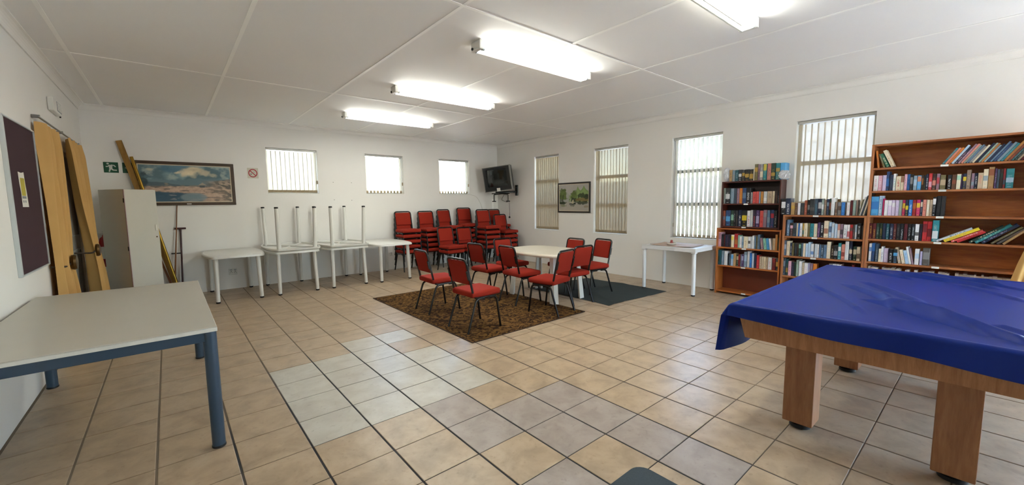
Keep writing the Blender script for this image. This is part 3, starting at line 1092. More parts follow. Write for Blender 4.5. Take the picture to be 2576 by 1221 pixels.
def plastic_table(H=.715, hw=.41, he=.345, hl=.62):
    t = thing('plastic_table', 'white plastic table', 'table')
    o = table_outline(hw, he, hl)
    bm = new_bm()
    a = [bm.verts.new((x, y, H - .04)) for x, y in o]
    b = [bm.verts.new((x, y, H - .012)) for x, y in scale_out(o, .004)]
    c = [bm.verts.new((x, y, H)) for x, y in scale_out(o, .018)]
    i0 = [bm.verts.new((x, y, H - .04)) for x, y in scale_out(o, .018)]
    i1 = [bm.verts.new((x, y, H - .016)) for x, y in scale_out(o, .022)]
    n = len(o)
    for i in range(n):
        j = (i + 1) % n
        for p, q in ((a, b), (b, c), (i0, a), (i1, i0)):
            bm.faces.new((p[i], p[j], q[j], q[i]))
    bm.faces.new(c); bm.faces.new(i1[::-1])
    top = obj('table_top', bm, M['white_plastic'], t, 35)
    for s in (-1, 1):
        bm = new_bm()
        ang = math.atan2(hl - .1, s * (he - .06))
        Mx = Matrix.Rotation(ang, 4, 'Z')
        box(bm, -.66 + .02, .66 - .02, -.008, .008, H - .036, H - .017 + (.0 if s > 0 else .0005), 0, 1, Mx)
        obj('rib', bm, M['white_plastic'], top)
    for sx in (-1, 1):
        for sy in (-1, 1):
            bm = new_bm()
            bx0, by0 = sx * (he - .075), sy * (hl - .115)
            bx1, by1 = sx * (he - .062), sy * (hl - .075)
            tube(bm, [(bx0, by0, H - .018), (bx0 + (bx1 - bx0) * .5, by0 + (by1 - by0) * .5, H * .5), (bx1, by1, .022)], .033, 16, r_end=.027)
            lg = obj('leg', bm, M['white_plastic'], t, 50)
            bm = new_bm(); lathe(bm, [(.024, 0), (.029, .006), (.029, .026)], 16, (bx1, by1, 0))
            obj('foot_cap', bm, M['black_cap'], lg, 40)
    return t
pt0 = plastic_table()
GT = 'white plastic tables along the back wall'
def put_table(label, x, y, z=0, flip=False, rz=0, first=False):
    o = pt0 if first else copy_tree(pt0)
    o.location = (x, y, z)
    o.rotation_euler = (PI if flip else 0, 0, rz)
    return tag(o, label, 'table', GT)
put_table('white plastic table at the left end of the row, nothing on it', .555, 5.39, first=True)
put_table('white plastic table with an upside-down one on it, second from the left', 1.375, 5.37)
put_table('upside-down white plastic table, left of the two upturned ones', 1.385, 5.36, 1.4305, True, .015)
put_table('white plastic table with an upside-down one on it, third from the left', 2.205, 5.35)
put_table('upside-down white plastic table, right of the two upturned ones', 2.215, 5.335, 1.4305, True, -.01)
put_table('white plastic table at the right end of the row, beside the chair stacks', 3.035, 5.27)

# ---- table in the middle of the room
def big_table(label, x, y):
    t = thing('patio_table', label, 'table', (x, y, 0))
    H, hw, hl = .725, .46, .66
    N = 40
    o = []
    for k in range(N):
        a = 2 * PI * k / N
        e = 2 / 3.4
        o.append((hw * math.copysign(abs(math.cos(a)) ** e, math.cos(a)), hl * math.copysign(abs(math.sin(a)) ** e, math.sin(a))))
    sc = lambda k: [(px * k, py * k) for px, py in o]
    bm = new_bm()
    rings = []
    for kk, z in ((.955, H - .05), (.985, H - .046), (1.0, H - .03), (.997, H - .012), (.98, H), (.9, H + .001)):
        rings.append([bm.verts.new((px, py, z)) for px, py in sc(kk)])
    for A, B in zip(rings, rings[1:]):
        for i in range(N):
            j = (i + 1) % N
            bm.faces.new((A[i], A[j], B[j], B[i]))
    bm.faces.new(rings[0][::-1]); bm.faces.new(rings[-1])
    obj('table_top', bm, M['old_plastic'], t, 35)
    for sx in (-1, 1):
        for sy in (-1, 1):
            bm = new_bm()
            # fluted, flat leg with an L-shaped section that widens to the foot
            prof = [(0, 0), (.085, 0), (.085, .022), (.03, .03), (.022, .085), (0, .085)]
            rings = []
            for z, s_, ox, oy in ((0.0, 1.08, .285, .455), (.36, .92, .262, .425), (H - .045, .82, .235, .385)):
                rings.append([bm.verts.new((sx * (ox + .04 - px * s_), sy * (oy + .04 - py * s_), z)) for px, py in prof])
            n = len(prof)
            for A, B in zip(rings, rings[1:]):
                for i in range(n):
                    j = (i + 1) % n
                    bm.faces.new((A[i], A[j], B[j], B[i]))
            bm.faces.new(rings[0][::-1]); bm.faces.new(rings[-1])
            obj('leg', bm, M['white_plastic'], t, 30)
    return t
big_table('large white table with rounded corners, red chairs around it', 4.20, 1.86)

# ---- side table by the right wall
t = thing('side_table', 'white rectangular table against the right wall beside the bookcase', 'table', (6.12, .725, 0))
bm = new_bm(); box(bm, -.355, .345, -.455, .455, .672, .735, .006, 2)
obj('table_top', bm, M['white_metal'], t)
for sx, sy in ((-1, -1), (-1, 1), (1, -1), (1, 1)):
    lx, ly = sx * .318 - (0 if sx < 0 else .0), sy * .418
    bm = new_bm(); tube(bm, [(lx, ly, .672), (lx, ly, .024)], .030, 18)
    lg = obj('leg', bm, M['white_metal'], t, 50)
    bm = new_bm(); lathe(bm, [(.024, 0), (.030, .006), (.030, .026)], 18, (lx, ly, 0)); obj('foot_cap', bm, M['black_cap'], lg, 40)
    bm = new_bm(); box(bm, lx - .038, lx + .038, ly - .034, ly + .034, .655, .6725, .004, 1); obj('leg_collar', bm, M['white_metal'], lg)
# board and dish on it
Mz = Matrix.Rotation(.05, 4, 'Z')
bm = new_bm()
n = 24
P = np.zeros((n, 12, 3))
for i in range(n):
    for j in range(12):
        u, v = i / (n - 1) - .5, j / 11 - .5
        P[i, j] = (v * .50, u * .66, .012 * (2 * abs(u)) ** 2 + .010 * (2 * abs(v)) ** 3 * (1 if v < 0 else .4))
bm.free()
o = obj_me('drawing_board', solid_grid('drawing_board', P, .007), M['cork'], None, 40)
o.location = (6.04, .71, .7355 + .001); o.rotation_euler = (0, 0, .05)
for v in o.data.vertices: v.co.z = v.co.z
tag(o, 'thin warped pinkish board lying on the white side table', 'board')
d = thing('stone_dish', 'small round stone dish with a red trinket on the pinkish board', 'dish', (6.00, .78, .7445))
bm = new_bm(); lathe(bm, [(.062, 0), (.070, .006), (.070, .026), (.062, .032), (.055, .026), (.0, .024)], 28); obj('dish', bm, M['ceramic'], d, 40)
bm = new_bm(); lathe(bm, [(.024, .0), (.026, .012), (.017, .028), (.020, .040), (.012, .05)], 14, (0, 0, .026)); obj('trinket', bm, plain('trinket_red', 'a04038', .4), d, 50)
bm = new_bm(); lathe(bm, [(.009, 0), (.012, .012), (.003, .022)], 10, (-.006, 0, .074)); obj('trinket_top', bm, M['paper'], d, 50)

# ---- blue-legged table in the left foreground
t = thing('work_table', 'grey-topped work table with blue steel legs in the left foreground', 'table', (-.55, 1.345, 0))
hx, hy, H = .515, .985, .75
bm = new_bm(); box(bm, -hx, hx, -hy, hy, H - .006, H, .002, 1); obj('table_top', bm, M['grey_top'], t)
bm = new_bm(); box(bm, -hx - .001, hx + .001, -hy - .001, hy + .001, H - .028, H - .006, .003, 2); obj('top_edge', bm, M['grey_edge'], t)
for s in (-1, 1):
    bm = new_bm(); box(bm, -hx + .04, hx - .05, s * (hy - .03) - .016, s * (hy - .03) + .016, H - .085, H - .028, .003, 1); obj('apron', bm, M['blue_steel'], t)
    bm = new_bm(); box(bm, s * (hx - .03) - .016, s * (hx - .03) + .016, -hy + .05, hy - .05, H - .085, H - .028, .003, 1); obj('apron', bm, M['blue_steel'], t)
    for s2 in (-1, 1):
        lx, ly = s * (hx - .036), s2 * (hy - .036)
        bm = new_bm(); tube(bm, [(lx, ly, H - .028), (lx, ly, .012)], .034, 22)
        lg = obj('leg', bm, M['blue_steel'], t, 50)
        bm = new_bm(); lathe(bm, [(.034, 0), (.037, .004), (.036, .014)], 22, (lx, ly, 0)); obj('foot_cap', bm, M['black_cap'], lg, 40)

# ================================================================ rugs and mat
root = thing('carpet_rug', 'brown patterned carpet rug under the chairs', 'rug', (3.025, 2.205, 0))
bm = new_bm(); box(bm, -.895, .895, -1.345, 1.345, .0005, .0058, .002, 1); obj('pile', bm, M['rug'], root)
bm = new_bm()
ring_prism(bm, [(-.905, -1.355), (.905, -1.355), (.905, 1.355), (-.905, 1.355)], [(-.893, -1.343), (.893, -1.343), (.893, 1.343), (-.893, 1.343)], .0005, .0062)
obj('binding', bm, M['rug_edge'], root)

nx, ny = 70, 80
P = np.zeros((nx, ny, 3))
for i in range(nx):
    for j in range(ny):
        u, v = i / (nx - 1), j / (ny - 1)
        x = 4.41 + u * 1.42 + .02 * math.sin(v * 5)
        y = .80 + v * 1.62 + .03 * math.sin(u * 4 + 1) - .02 * u
        z = .0012 + .010 * max(0, math.sin(9 * (u * .35 + v) + 1.5 * math.sin(3 * u))) ** 6 * (1 if .25 < u < 1 else .3)
        z += .006 * max(0, math.sin(14 * (u * .8 - v * .5) + .6)) ** 8
        P[i, j] = (x, y, z)
P[:, :, 2] += .004 * fbm(P[:, :, 0] * 3, P[:, :, 1] * 3, 3)
o = obj_me('floor_blanket', solid_grid('floor_blanket', P, .003), M['blanket'], None, 60)
tag(o, 'dark green-grey blanket spread on the tiles beside the table', 'blanket')

bm = new_bm()
pts = []
X0, X1, Y0, Y1, rr = .95, 1.69, -2.35, -1.385, .075
for cx, cy, a0 in ((X1 - rr, Y1 - rr, 0), (X0 + rr, Y1 - rr, PI / 2), (X0 + rr, Y0 + rr, PI), (X1 - rr, Y0 + rr, 1.5 * PI)):
    pts += [(cx + rr * math.cos(a0 + k * PI / 12), cy + rr * math.sin(a0 + k * PI / 12)) for k in range(7)]
prism(bm, pts, .0005, .007)
o = obj('floor_mat', bm, M['mat_grey'])
tag(o, 'dark grey floor mat with rounded corner at the bottom edge', 'mat')

# ================================================================ pool table with its cover
t = thing('pool_table', 'wooden pool table under a blue cover in the right foreground', 'pool table', (3.6, -2.185, 0))
hx, hy = 1.10, .635
bm = new_bm()
o_top = [(-hx + .012, -hy + .012), (hx - .012, -hy + .012), (hx - .012, hy - .012), (-hx + .012, hy - .012)]
o_bot = [(-hx + .045, -hy + .045), (hx - .045, -hy + .045), (hx - .045, hy - .045), (-hx + .045, hy - .045)]
A = [bm.verts.new((x, y, .588)) for x, y in o_bot]; B = [bm.verts.new((x, y, .755)) for x, y in o_top]
bm.faces.new(A[::-1]); bm.faces.new(B)
for i in range(4):
    bm.faces.new((A[i], A[(i + 1) % 4], B[(i + 1) % 4], B[i]))
obj('apron', bm, M['cherry_h'], t)
bm = new_bm(); box(bm, -hx, hx, -hy, hy, .755, .80, .008, 2); obj('rail_top', bm, M['cherry_h'], t)
for sx in (-1, 1):
    for sy in (-1, 1):
        cx, cy = (-.79 if sx < 0 else .52), sy * .335
        bm = new_bm(); box(bm, cx - .08, cx + .08, cy - .08, cy + .08, .045, .5885, .006, 2)
        lg = obj('leg', bm, M['cherry'], t)
        bm = new_bm(); lathe(bm, [(.045, 0), (.058, .006), (.058, .026), (.035, .030), (.035, .046)], 20, (cx, cy, 0)); obj('levelling_foot', bm, M['black_cap'], lg, 40)

# the cover: a draped sheet with creases
def drape():
    ovx0, ovx1, ovy0, ovy1 = .155, .14, .13, .33
    NU, NV = 320, 250
    us = np.linspace(-hx - ovx0, hx + ovx1, NU); vs2 = np.linspace(-hy - ovy0, hy + ovy1, NV)
    U, V = np.meshgrid(us, vs2, indexing='ij')
    ex = np.maximum(0, np.abs(U) - hx); ey = np.maximum(0, np.abs(V) - hy)
    # the hem is not parallel to the edge: pulled short in places
    k0 = .58 + .42 * np.clip(.5 - V / (2 * hy) + .12 * np.sin(V * 4), 0, 1)
    ex = np.where(U < -hx, ex * k0, ex)
    sx, sy = np.sign(U), np.sign(V)
    mx, mn = np.maximum(ex, ey), np.minimum(ex, ey)
    X = np.clip(U, -hx, hx); Y = np.clip(V, -hy, hy)
    R = .020
    def hang(e):     # rounded fall over the edge: outward, drop
        a = np.minimum(e / R, PI / 2)
        return R * np.sin(a), np.where(e < R * PI / 2, R * (1 - np.cos(a)), R + (e - R * PI / 2))
    ox, dx = hang(ex); oy, dy = hang(ey)
    corner = (ex > 0) & (ey > 0)
    Z = .812 - np.maximum(dx, dy)
    X = X + sx * (ox + .30 * mn); Y = Y + sy * (oy + .30 * mn)
    # the long side away from the viewer flares out near the near corner
    fl = np.exp(-((U + hx + .02) / .30) ** 2) * np.where(V > hy, ey, 0)
    Y = Y + fl * .05; X = X - fl * .05 * (U < -hx + .5)
    # soft folds along the hanging sides
    Y = Y + np.where(V > hy, ey, 0) * (.06 * np.sin(U * 9) + .03)
    Y = Y - np.where(V < -hy, ey, 0) * .12 * (1 + np.sin(U * 8 + 1))
    X = X - np.where(U < -hx, ex, 0) * .10 * (1 + np.sin(V * 11))
    X = X + np.where(U > hx, ex, 0) * .15 * (1 + np.sin(V * 9))
    flat = np.clip(1 - mx / .05, 0, 1)
    edge = np.clip(np.minimum(hx - np.abs(U), hy - np.abs(V)) / .10, 0, 1)
    W = np.zeros_like(U)
    def crease(p0, p1, h, wd, bend=0.0):
        d = np.array(p1) - np.array(p0); L = np.hypot(*d); d = d / L
        s = (U - p0[0]) * d[0] + (V - p0[1]) * d[1]
        c = -(U - p0[0]) * d[1] + (V - p0[1]) * d[0] - bend * np.sin(np.clip(s / L, 0, 1) * PI)
        env = np.clip(s / (.25 * L), 0, 1) * np.clip((L - s) / (.25 * L), 0, 1)
        return h * np.where(c > 0, np.exp(-(c / wd) ** 2), np.exp(-(c / (wd * .6)) ** 2)) * env
    for p0, p1, h, wd, b in [((.25, .45), (-.85, -.25), .026, .05, .05), ((.0, .55), (-.95, .0), .017, .035, .04), ((.45, .35), (-.45, -.2), .020, .045, .03),
                             ((-.35, .2), (-1.0, -.45), .030, .05, .06), ((-.55, -.1), (-1.05, -.60), .034, .05, .03), ((.95, .25), (.55, -.55), .030, .06, .05),
                             ((.2, .60), (-.5, .35), .012, .03, .02), ((-.1, .1), (-.8, -.05), .012, .03, .03), ((1.0, .45), (.65, -.05), .022, .05, .02),
                             ((.75, -.15), (.1, -.6), .020, .06, .04), ((-.55, .5), (-1.02, .22), .010, .03, .02), ((-.6, -.35), (-1.05, -.72), .03, .05, .02),
                             ((1.05, .1), (.8, -.5), .03, .05, -.03), ((.9, -.3), (.6, -.62), .024, .04, .02)]:
        W += crease(p0, p1, h * 1.3, wd * 1.15, b)
    W += .020 * (fbm(U * 1.5 + 5, V * 1.7, 11, 2) - .5)
    dip = -.018 * np.clip(edge, 0, 1)          # sags between the cushions
    Z = Z + np.maximum(W * (.25 + .75 * edge) + dip, -.006) * (mx <= 0)
    return np.stack([X, Y, Z], -1)
P = drape()
me = solid_grid('table_cover', P, .0016)
cov = obj_me('table_cover', me, M['cover'], None, 70)
cov.location = (3.6, -2.185, 0)
tag(cov, 'creased blue fabric cover draped over the pool table', 'table cover')

# ================================================================ bookcases
def bookcase(name, label, y0, y1, dep, zb, zt, shelves, mats, th=.02, lab=(), base=0.0, topboard=True, back_gap=.006, backs=None, plinth=0.0):
    """y0 < y1 along the right wall; shelves = list of shelf top heights; all parts are single boards"""
    xf, xb = RX - dep, RX - back_gap
    side, flat, back = mats
    t = thing(name, label, 'bookcase', ((xf + xb) / 2, (y0 + y1) / 2, zb))
    ox, oy = (xf + xb) / 2, (y0 + y1) / 2
    def part(nm, a, b, c, d, e, f, m, parent=t, bev=.0015):
        bm = new_bm(); box(bm, a - ox, b - ox, c - oy, d - oy, e - zb, f - zb, bev, 1)
        return obj(nm, bm, M[m], parent)
    part('side_panel', xf, xb - .004, y0, y0 + th, zb, zt, side)
    part('side_panel', xf, xb - .004, y1 - th, y1, zb, zt, side)
    part('back_panel', xb - .004, xb, y0, y1, zb + .01, zt, back, bev=0)
    sh = []
    if topboard:
        sh.append(part('top_board', xf, xb - .004, y0 + th, y1 - th, zt - th, zt, flat))
    for z in shelves:
        sh.append(part('shelf', xf + .002, xb - .004, y0 + th, y1 - th, z - th, z, flat))
    if plinth:
        part('plinth', xf + .015, xf + .033, y0 + th, y1 - th, zb, plinth, flat)
    for (k, f) in lab:
        p = sh[k]
        zz = [v.co.z for v in p.data.vertices]
        zc = (min(zz) + max(zz)) / 2
        yc = (y1 - (y1 - y0) * f) - oy
        bm = new_bm(); box(bm, xf - .0035 - ox, xf - .0005 - ox + .0015, yc - .03, yc + .03, zc - .011, zc + .011, .001, 1)
        obj('shelf_label', bm, M['label_card'], p)
    return t
bookcase('bookcase', 'low pine bookcase with an empty bottom shelf, beside the white side table', -.668, .205, .25, 0, 1.025, [.735, .45, .055], ('pine', 'pine_flat', 'pine_back'), lab=((1, .46), (2, .46), (3, .48)))
bookcase('bookcase', 'dark reddish bookcase standing on top of the low pine one', -.632, .165, .22, 1.026, 1.733, [1.40, 1.055], ('mahogany', 'mahogany_flat', 'mahogany_back'), lab=((1, .44), (2, .42)))
bookcase('bookcase', 'middle brown bookcase below the sheer window blind', -1.572, -.695, .295, 0, 1.243, [.953, .682, .405, .10], ('brown', 'brown_flat', 'brown_back_dark'), th=.022, lab=((0, .42), (1, .42), (2, .42)), plinth=.08)
bookcase('bookcase', 'tallest and widest brown bookcase at the right edge', -2.90, -1.575, .295, 0, 2.09, [1.813, 1.542, 1.25, .967, .692, .40, .09], ('brown', 'brown_flat', 'brown_back'), th=.022, lab=((1, .46), (2, .46), (3, .46), (4, .46), (5, .46)), plinth=.07)

# ---------------------------------------------------------------- books
PAL = {'bk':('16181c','black'), 'ch':('2c2f33','charcoal'), 'nv':('1c2742','navy blue'), 'db':('27406b','dark blue'), 'bl':('2f6fb8','blue'), 'sb':('4f9fd6','sky blue'), 'pb':('a9c3dc','pale blue'), 'sl':('3c4c5c','slate blue'), 'st':('5b7692','steel blue'), 'gb':('7f93a3','grey blue'), 'tl':('1f5560','dark teal'), 'te':('2b7f88','teal'), 'dg':('1f3a2e','dark green'), 'gr':('1d6148','green'), 'mi':('8fc4ae','mint green'), 'gg':('8b9a93','grey green'), 'ol':('6b6442','olive'), 'wh':('dcdde0','white'), 'si':('b9bfc6','silver grey'), 'gy':('8a8a8c','grey'), 'dk':('55524f','dark grey'), 'cr':('d9cdb4','cream'), 'be':('b8a48a','beige'), 'ta':('a98a5e','tan'), 'go':('b9963f','gold'), 'ye':('d9bf2a','yellow'), 'br':('5c3f2e','brown'), 'dn':('33231d','dark brown'), 'rb':('8a4a35','red brown'), 'tp':('877568','taupe'), 'ma':('571c22','maroon'), 'dr':('7d1f22','dark red'), 're':('b02a2e','red'), 'co':('c7514c','coral red'), 'sa':('c98274','salmon'), 'or':('c9762c','orange'), 'oc':('a8733a','ochre'), 'pk':('d3a3b4','pink'), 'mg':('b3265f','magenta'), 'mv':('8a6f80','mauve'), 'pu':('4a3560','purple'), 'dp':('2e2438','dark purple'), 'li':('c4b5d3','lilac'), 'la':('a9a3c4','lavender')}
SHELF_BOOKS = [
    ('atop the dark bookcase', 1.735, 0.190, '78 39 173 ta br l;37 -3 166 gb ta l;-5 -53 167 tl gb l;-54 -99 168 ch wh b;-99 -140 163 ch go b;-142 -199 166 bk go b;-201 -254 164 bk go b;-256 -268 167 cr be l;-267 -312 234 ol go b;-313 -339 229 mv ma l;-341 -385 228 gy cr b;-386 -428 229 te ye b;-430 -483 231 sa tp l;-484 -538 231 dg go b;-540 -593 228 te go b;-594 -658 227 sb go b'),
    ('upper shelf of dark bookcase', 1.400, 0.190, '153 125 237 gg dk l;125 58 236 ch wh b;57 44 230 tl gb l;43 1 229 gb st l;0 -38 227 sl ch l;-41 -74 226 mv br l;-74 -118 229 or go l;-119 -170 228 db st b;-171 -230 226 bk wh l;-234 -256 164 gy dk l;-257 -310 172 co dr l;-312 -343 174 co re l;-344 -364 170 gb st l;-365 -402 171 oc go l;-404 -448 171 si wh b;-451 -514 173 be tp l;-515 -544 173 cr ta l;-548 -579 171 dn br l;-580 -600 168 bk gy l'),
    ('lower shelf of dark bookcase', 1.055, 0.190, '145 114 236 rb st b;111 43 241 db sb b;37 -7 241 dg mi b;-9 -36 240 bk gy l;-38 -67 238 ch br l;-70 -118 246 nv wh l;-120 -191 238 bk ye b;-194 -238 238 wh re l;-240 -275 247 si cr l;-276 -314 250 dp co l;-316 -361 244 pu la b;-364 -413 239 co re l;-413 -459 251 mv gy b;-461 -500 248 st gb b;-502 -547 249 db re b;-550 -589 241 bk gy l'),
    ('upper shelf of pine bookcase', 0.735, 0.220, '193 149 222 pk mv b;147 111 189 bk dk l;110 91 185 ma dr l;90 64 187 nv sl l;64 37 190 dp pu l;36 8 190 ch pu l;5 -36 190 cr ye b;-41 -90 208 re oc b;-91 -116 188 mi gg l;-119 -149 173 wh la l;-150 -177 173 gb st b;-178 -234 173 cr ta l;-235 -269 173 wh dn b;-271 -289 173 si gy l;-290 -319 193 wh si l;-322 -339 178 st gb l;-340 -363 185 ol dg l;-363 -395 211 st sl l;-412 -447 169 mv be L;-451 -487 164 mi te L;-490 -524 166 sb bl L;-526 -553 164 wh pk L;-555 -590 168 be ta l;-589 -619 223 oc or l;-628 -643 183 dg ol l'),
    ('middle shelf of pine bookcase', 0.450, 0.220, '188 164 231 tl dg b;163 137 228 tl sl l;133 97 220 gb pb l;93 47 218 wh si l;44 22 182 bk nv l;21 -3 182 sl gb l;-5 -42 177 pb sb b;-43 -77 195 ta be l;-81 -112 174 dg cr b;-113 -137 181 dr ma l;-138 -155 184 gb st l;-156 -185 191 pu la b;-187 -230 228 gb pb b;-234 -268 241 wh si l;-271 -298 218 bl sb l;-300 -325 217 si pb l;-328 -359 220 nv db l;-363 -397 195 re co l;-399 -426 178 be cr l;-428 -446 177 cr sa l;-449 -485 176 cr ta l;-487 -509 173 be tp l;-510 -559 175 wh pk l;-565 -607 170 dr ma b;-610 -644 171 ch go b'),
    ('atop the middle bookcase', 1.245, 0.250, '-650 -703 219 bk wh b;-704 -762 223 nv wh l;-766 -815 168 ta go b;-818 -842 156 br be l;-844 -873 157 wh pk l;-875 -918 157 ch dk l;-918 -951 194 rb sa l;-953 -980 199 bk gy b;-980 -1032 211 ch dk b;-1032 -1064 213 sl te l;-1067 -1107 212 nv wh b;-1109 -1132 202 gg wh b;-1134 -1161 197 tp be l;-1162 -1186 207 nv gb b;-1188 -1208 213 dg rb b;-1208 -1242 223 wh si l;-1247 -1271 169 tp br b;-1275 -1311 165 gy br b;-1313 -1349 164 bl sb l;-1349 -1366 163 dk gy l;-1367 -1397 164 wh pk l;-1398 -1425 189 ma dr l;-1427 -1457 188 gg mi l;-1459 -1477 192 tp mv l;-1478 -1492 198 ol gg R;-1492 -1507 229 wh be R;-1508 -1522 246 sl st R;-1523 -1539 255 cr wh R;-1539 -1554 279 bk sl R'),
    ('upper shelf of middle bookcase', 0.953, 0.260, '-720 -733 218 nv db l;-734 -768 223 st pb l;-773 -808 179 dn pk b;-809 -843 180 sl ch b;-845 -866 178 cr be l;-866 -882 177 bl nv l;-884 -912 179 wh pu l;-914 -932 178 go te b;-934 -971 181 cr be l;-974 -997 179 ol br l;-999 -1038 178 te db l;-1040 -1079 178 cr mi l;-1080 -1107 193 pu pk l;-1109 -1147 192 bk wh l;-1147 -1195 217 cr rb b;-1199 -1229 200 pb db b;-1230 -1258 190 si pb b;-1260 -1288 180 pb wh l;-1289 -1318 180 wh sa b;-1320 -1348 181 mv ch b;-1353 -1386 175 wh bk l;-1387 -1414 176 wh re b;-1416 -1443 177 re dk b;-1444 -1461 175 dk mv l;-1462 -1482 178 pb wh b;-1483 -1522 194 bk wh l;-1527 -1545 170 dn ch l'),
    ('middle shelf of middle bookcase', 0.682, 0.260, '-710 -743 205 st pb b;-745 -785 199 cr be l;-789 -807 173 nv wh l;-808 -830 175 ol br l;-836 -865 175 ch sl l;-868 -884 176 dn br l;-885 -910 176 dg mi b;-912 -934 180 st te l;-936 -961 179 cr pk l;-963 -989 178 pb la l;-990 -1016 199 pb si l;-1019 -1054 178 wh bl b;-1061 -1090 179 si pb l;-1091 -1110 174 wh rb l;-1113 -1128 174 st bl l;-1129 -1157 174 sl pb l;-1158 -1193 175 st db l;-1192 -1233 217 cr wh l;-1239 -1265 175 dn cr l;-1266 -1310 177 bk gy b;-1311 -1341 210 te wh b;-1343 -1379 196 sa dr b;-1379 -1417 237 wh pb l;-1420 -1452 240 nv cr b;-1459 -1493 176 dg cr b;-1495 -1529 173 cr br b;-1531 -1542 188 br ol l'),
    ('bottom shelf of middle bookcase', 0.405, 0.260, '-708 -741 236 sl gb b;-744 -772 219 tl go b;-776 -810 202 pk mv l;-813 -841 186 dp sl l;-842 -867 189 dg ch l;-868 -897 224 gg mi l;-900 -931 211 wh si l;-933 -960 194 cr be l;-963 -1001 194 wh pk l;-1002 -1028 190 la si l;-1030 -1053 191 mv gy l;-1055 -1094 191 or re l;-1227 -1263 213 gy br l;-1266 -1308 212 wh sl l;-1309 -1352 212 wh gy l;-1460 -1486 221 dr re l'),
    ('second shelf of tall bookcase', 1.542, 0.270, '-1606 -1647 184 wh pk l;-1648 -1686 182 pk wh l;-1688 -1719 183 li la l;-1718 -1746 225 db bl b;-1749 -1779 185 nv sl l;-1779 -1802 196 wh mi l;-1805 -1845 165 cr re l;-1846 -1875 163 cr rb b;-1875 -1898 184 pk mv l;-1899 -1923 183 bl nv l;-1923 -1947 178 bk gy b;-1949 -1980 163 gb pb b;-1981 -2014 163 sb or b;-2015 -2032 166 dn oc b;-2033 -2049 165 bk ol l;-2049 -2071 176 nv wh l;-2071 -2099 182 re pk b;-2100 -2130 177 dn sa b;-2132 -2156 175 mv re b;-2158 -2204 160 ol be b;-2214 -2247 158 bk wh l;-2248 -2281 158 br rb b;-2282 -2314 161 cr mi b;-2315 -2326 156 pu dp l;-2327 -2353 164 nv ye b;-2352 -2384 201 tp be l;-2387 -2409 165 mv gb b;-2410 -2432 165 nv wh l;-2433 -2469 165 be sa l;-2468 -2502 201 cr gb b;-2503 -2544 221 ta rb b;-2546 -2560 203 pu la l;-2561 -2579 194 sl ch l;-2580 -2601 195 dn dg b;-2602 -2617 199 dr tl b;-2618 -2672 196 te pb b'),
    ('third shelf of tall bookcase', 1.250, 0.270, '-1597 -1669 226 sb bl b;-1670 -1702 234 pb db l;-1705 -1718 200 mg dr l;-1720 -1750 182 wh li l;-1751 -1784 182 li wh b;-1785 -1817 182 li wh b;-1818 -1846 181 li la l;-1847 -1875 183 gg be l;-1876 -1901 182 mg ye b;-1902 -1927 184 nv ye b;-1929 -1958 184 bl wh l;-1959 -1990 180 re or b;-1992 -2022 183 mg ye b;-2024 -2042 183 nv cr b;-2043 -2070 183 sa rb l;-2072 -2097 182 cr wh l;-2098 -2120 182 be tp l;-2119 -2145 212 bk wh b;-2148 -2183 223 bk ch l;-2184 -2212 222 ch dn l'),
    ('fourth shelf of tall bookcase', 0.967, 0.270, '-1596 -1629 185 ma go l;-1630 -1661 186 ma go l;-1662 -1693 189 dg gg l;-1694 -1720 188 dg go l;-1722 -1749 188 nv bk l;-1752 -1781 187 tl si l;-1785 -1814 187 nv si l;-1815 -1843 188 ma tp l;-1844 -1873 188 bk dk l;-1874 -1904 189 bk si l;-1906 -1934 189 ma bk l;-1937 -1966 188 bk si l;-1968 -1996 187 bk si l;-1997 -2031 190 wh bk b;-2032 -2056 190 bk pu l;-2056 -2093 223 re ma b;-2094 -2132 222 re ma b;-2133 -2182 237 te wh b'),
    ('fifth shelf of tall bookcase', 0.692, 0.270, '-1610 -1635 217 wh bl b;-1636 -1669 225 db bl b;-1672 -1695 217 sl gy l;-1700 -1721 159 cr be l;-1721 -1742 186 wh pu l;-1745 -1785 167 li wh l;-1793 -1827 160 bk wh l;-1830 -1869 166 ch sb b;-1878 -1904 188 be bl M;-1909 -1938 165 cr sa M;-1940 -1972 160 pb sb M;-1971 -1991 201 wh cr M;-1994 -2009 185 mv be M;-2011 -2048 181 wh pb b;-2053 -2073 156 la li l;-2073 -2130 193 dk gy b'),
]

def book_meshes():
    bm = new_bm()
    box(bm, 0, 1, 0, .07, 0, 1); box(bm, 0, 1, .93, 1, 0, 1)
    # gently rounded spine joining the two boards
    n = 5
    a = [bm.verts.new((.035 - .035 * math.sin(PI * k / n), k / n, 0)) for k in range(n + 1)]
    b = [bm.verts.new((.035 - .035 * math.sin(PI * k / n), k / n, 1)) for k in range(n + 1)]
    c = [bm.verts.new((.06, k / n, 0)) for k in range(n + 1)]
    d = [bm.verts.new((.06, k / n, 1)) for k in range(n + 1)]
    for k in range(n):
        bm.faces.new((a[k], b[k], b[k + 1], a[k + 1])); bm.faces.new((b[k], d[k], d[k + 1], b[k + 1])); bm.faces.new((a[k + 1], c[k + 1], c[k], a[k]))
    cov_ = bpy.data.meshes.new('book')
    # a flat, full-height spine plate keeps lettering on one face
    bm2 = new_bm()
    P2 = [(0, .06), (0, .94), (.03, 1), (1, 1), (1, .93), (.05, .93), (.05, .07), (1, .07), (1, 0), (.03, 0)]
    prism(bm2, P2, 0, 1)
    bmesh.ops.recalc_face_normals(bm2, faces=bm2.faces)
    bm.free()
    bm2.to_mesh(cov_); bm2.free()
    cov_.materials.append(M['book'])
    bm = new_bm(); box(bm, .045, .97, .068, .932, .012, .985)
    pg = bpy.data.meshes.new('pages'); bm.to_mesh(pg); bm.free()
    pg.materials.append(M['pages'])
    return cov_, pg
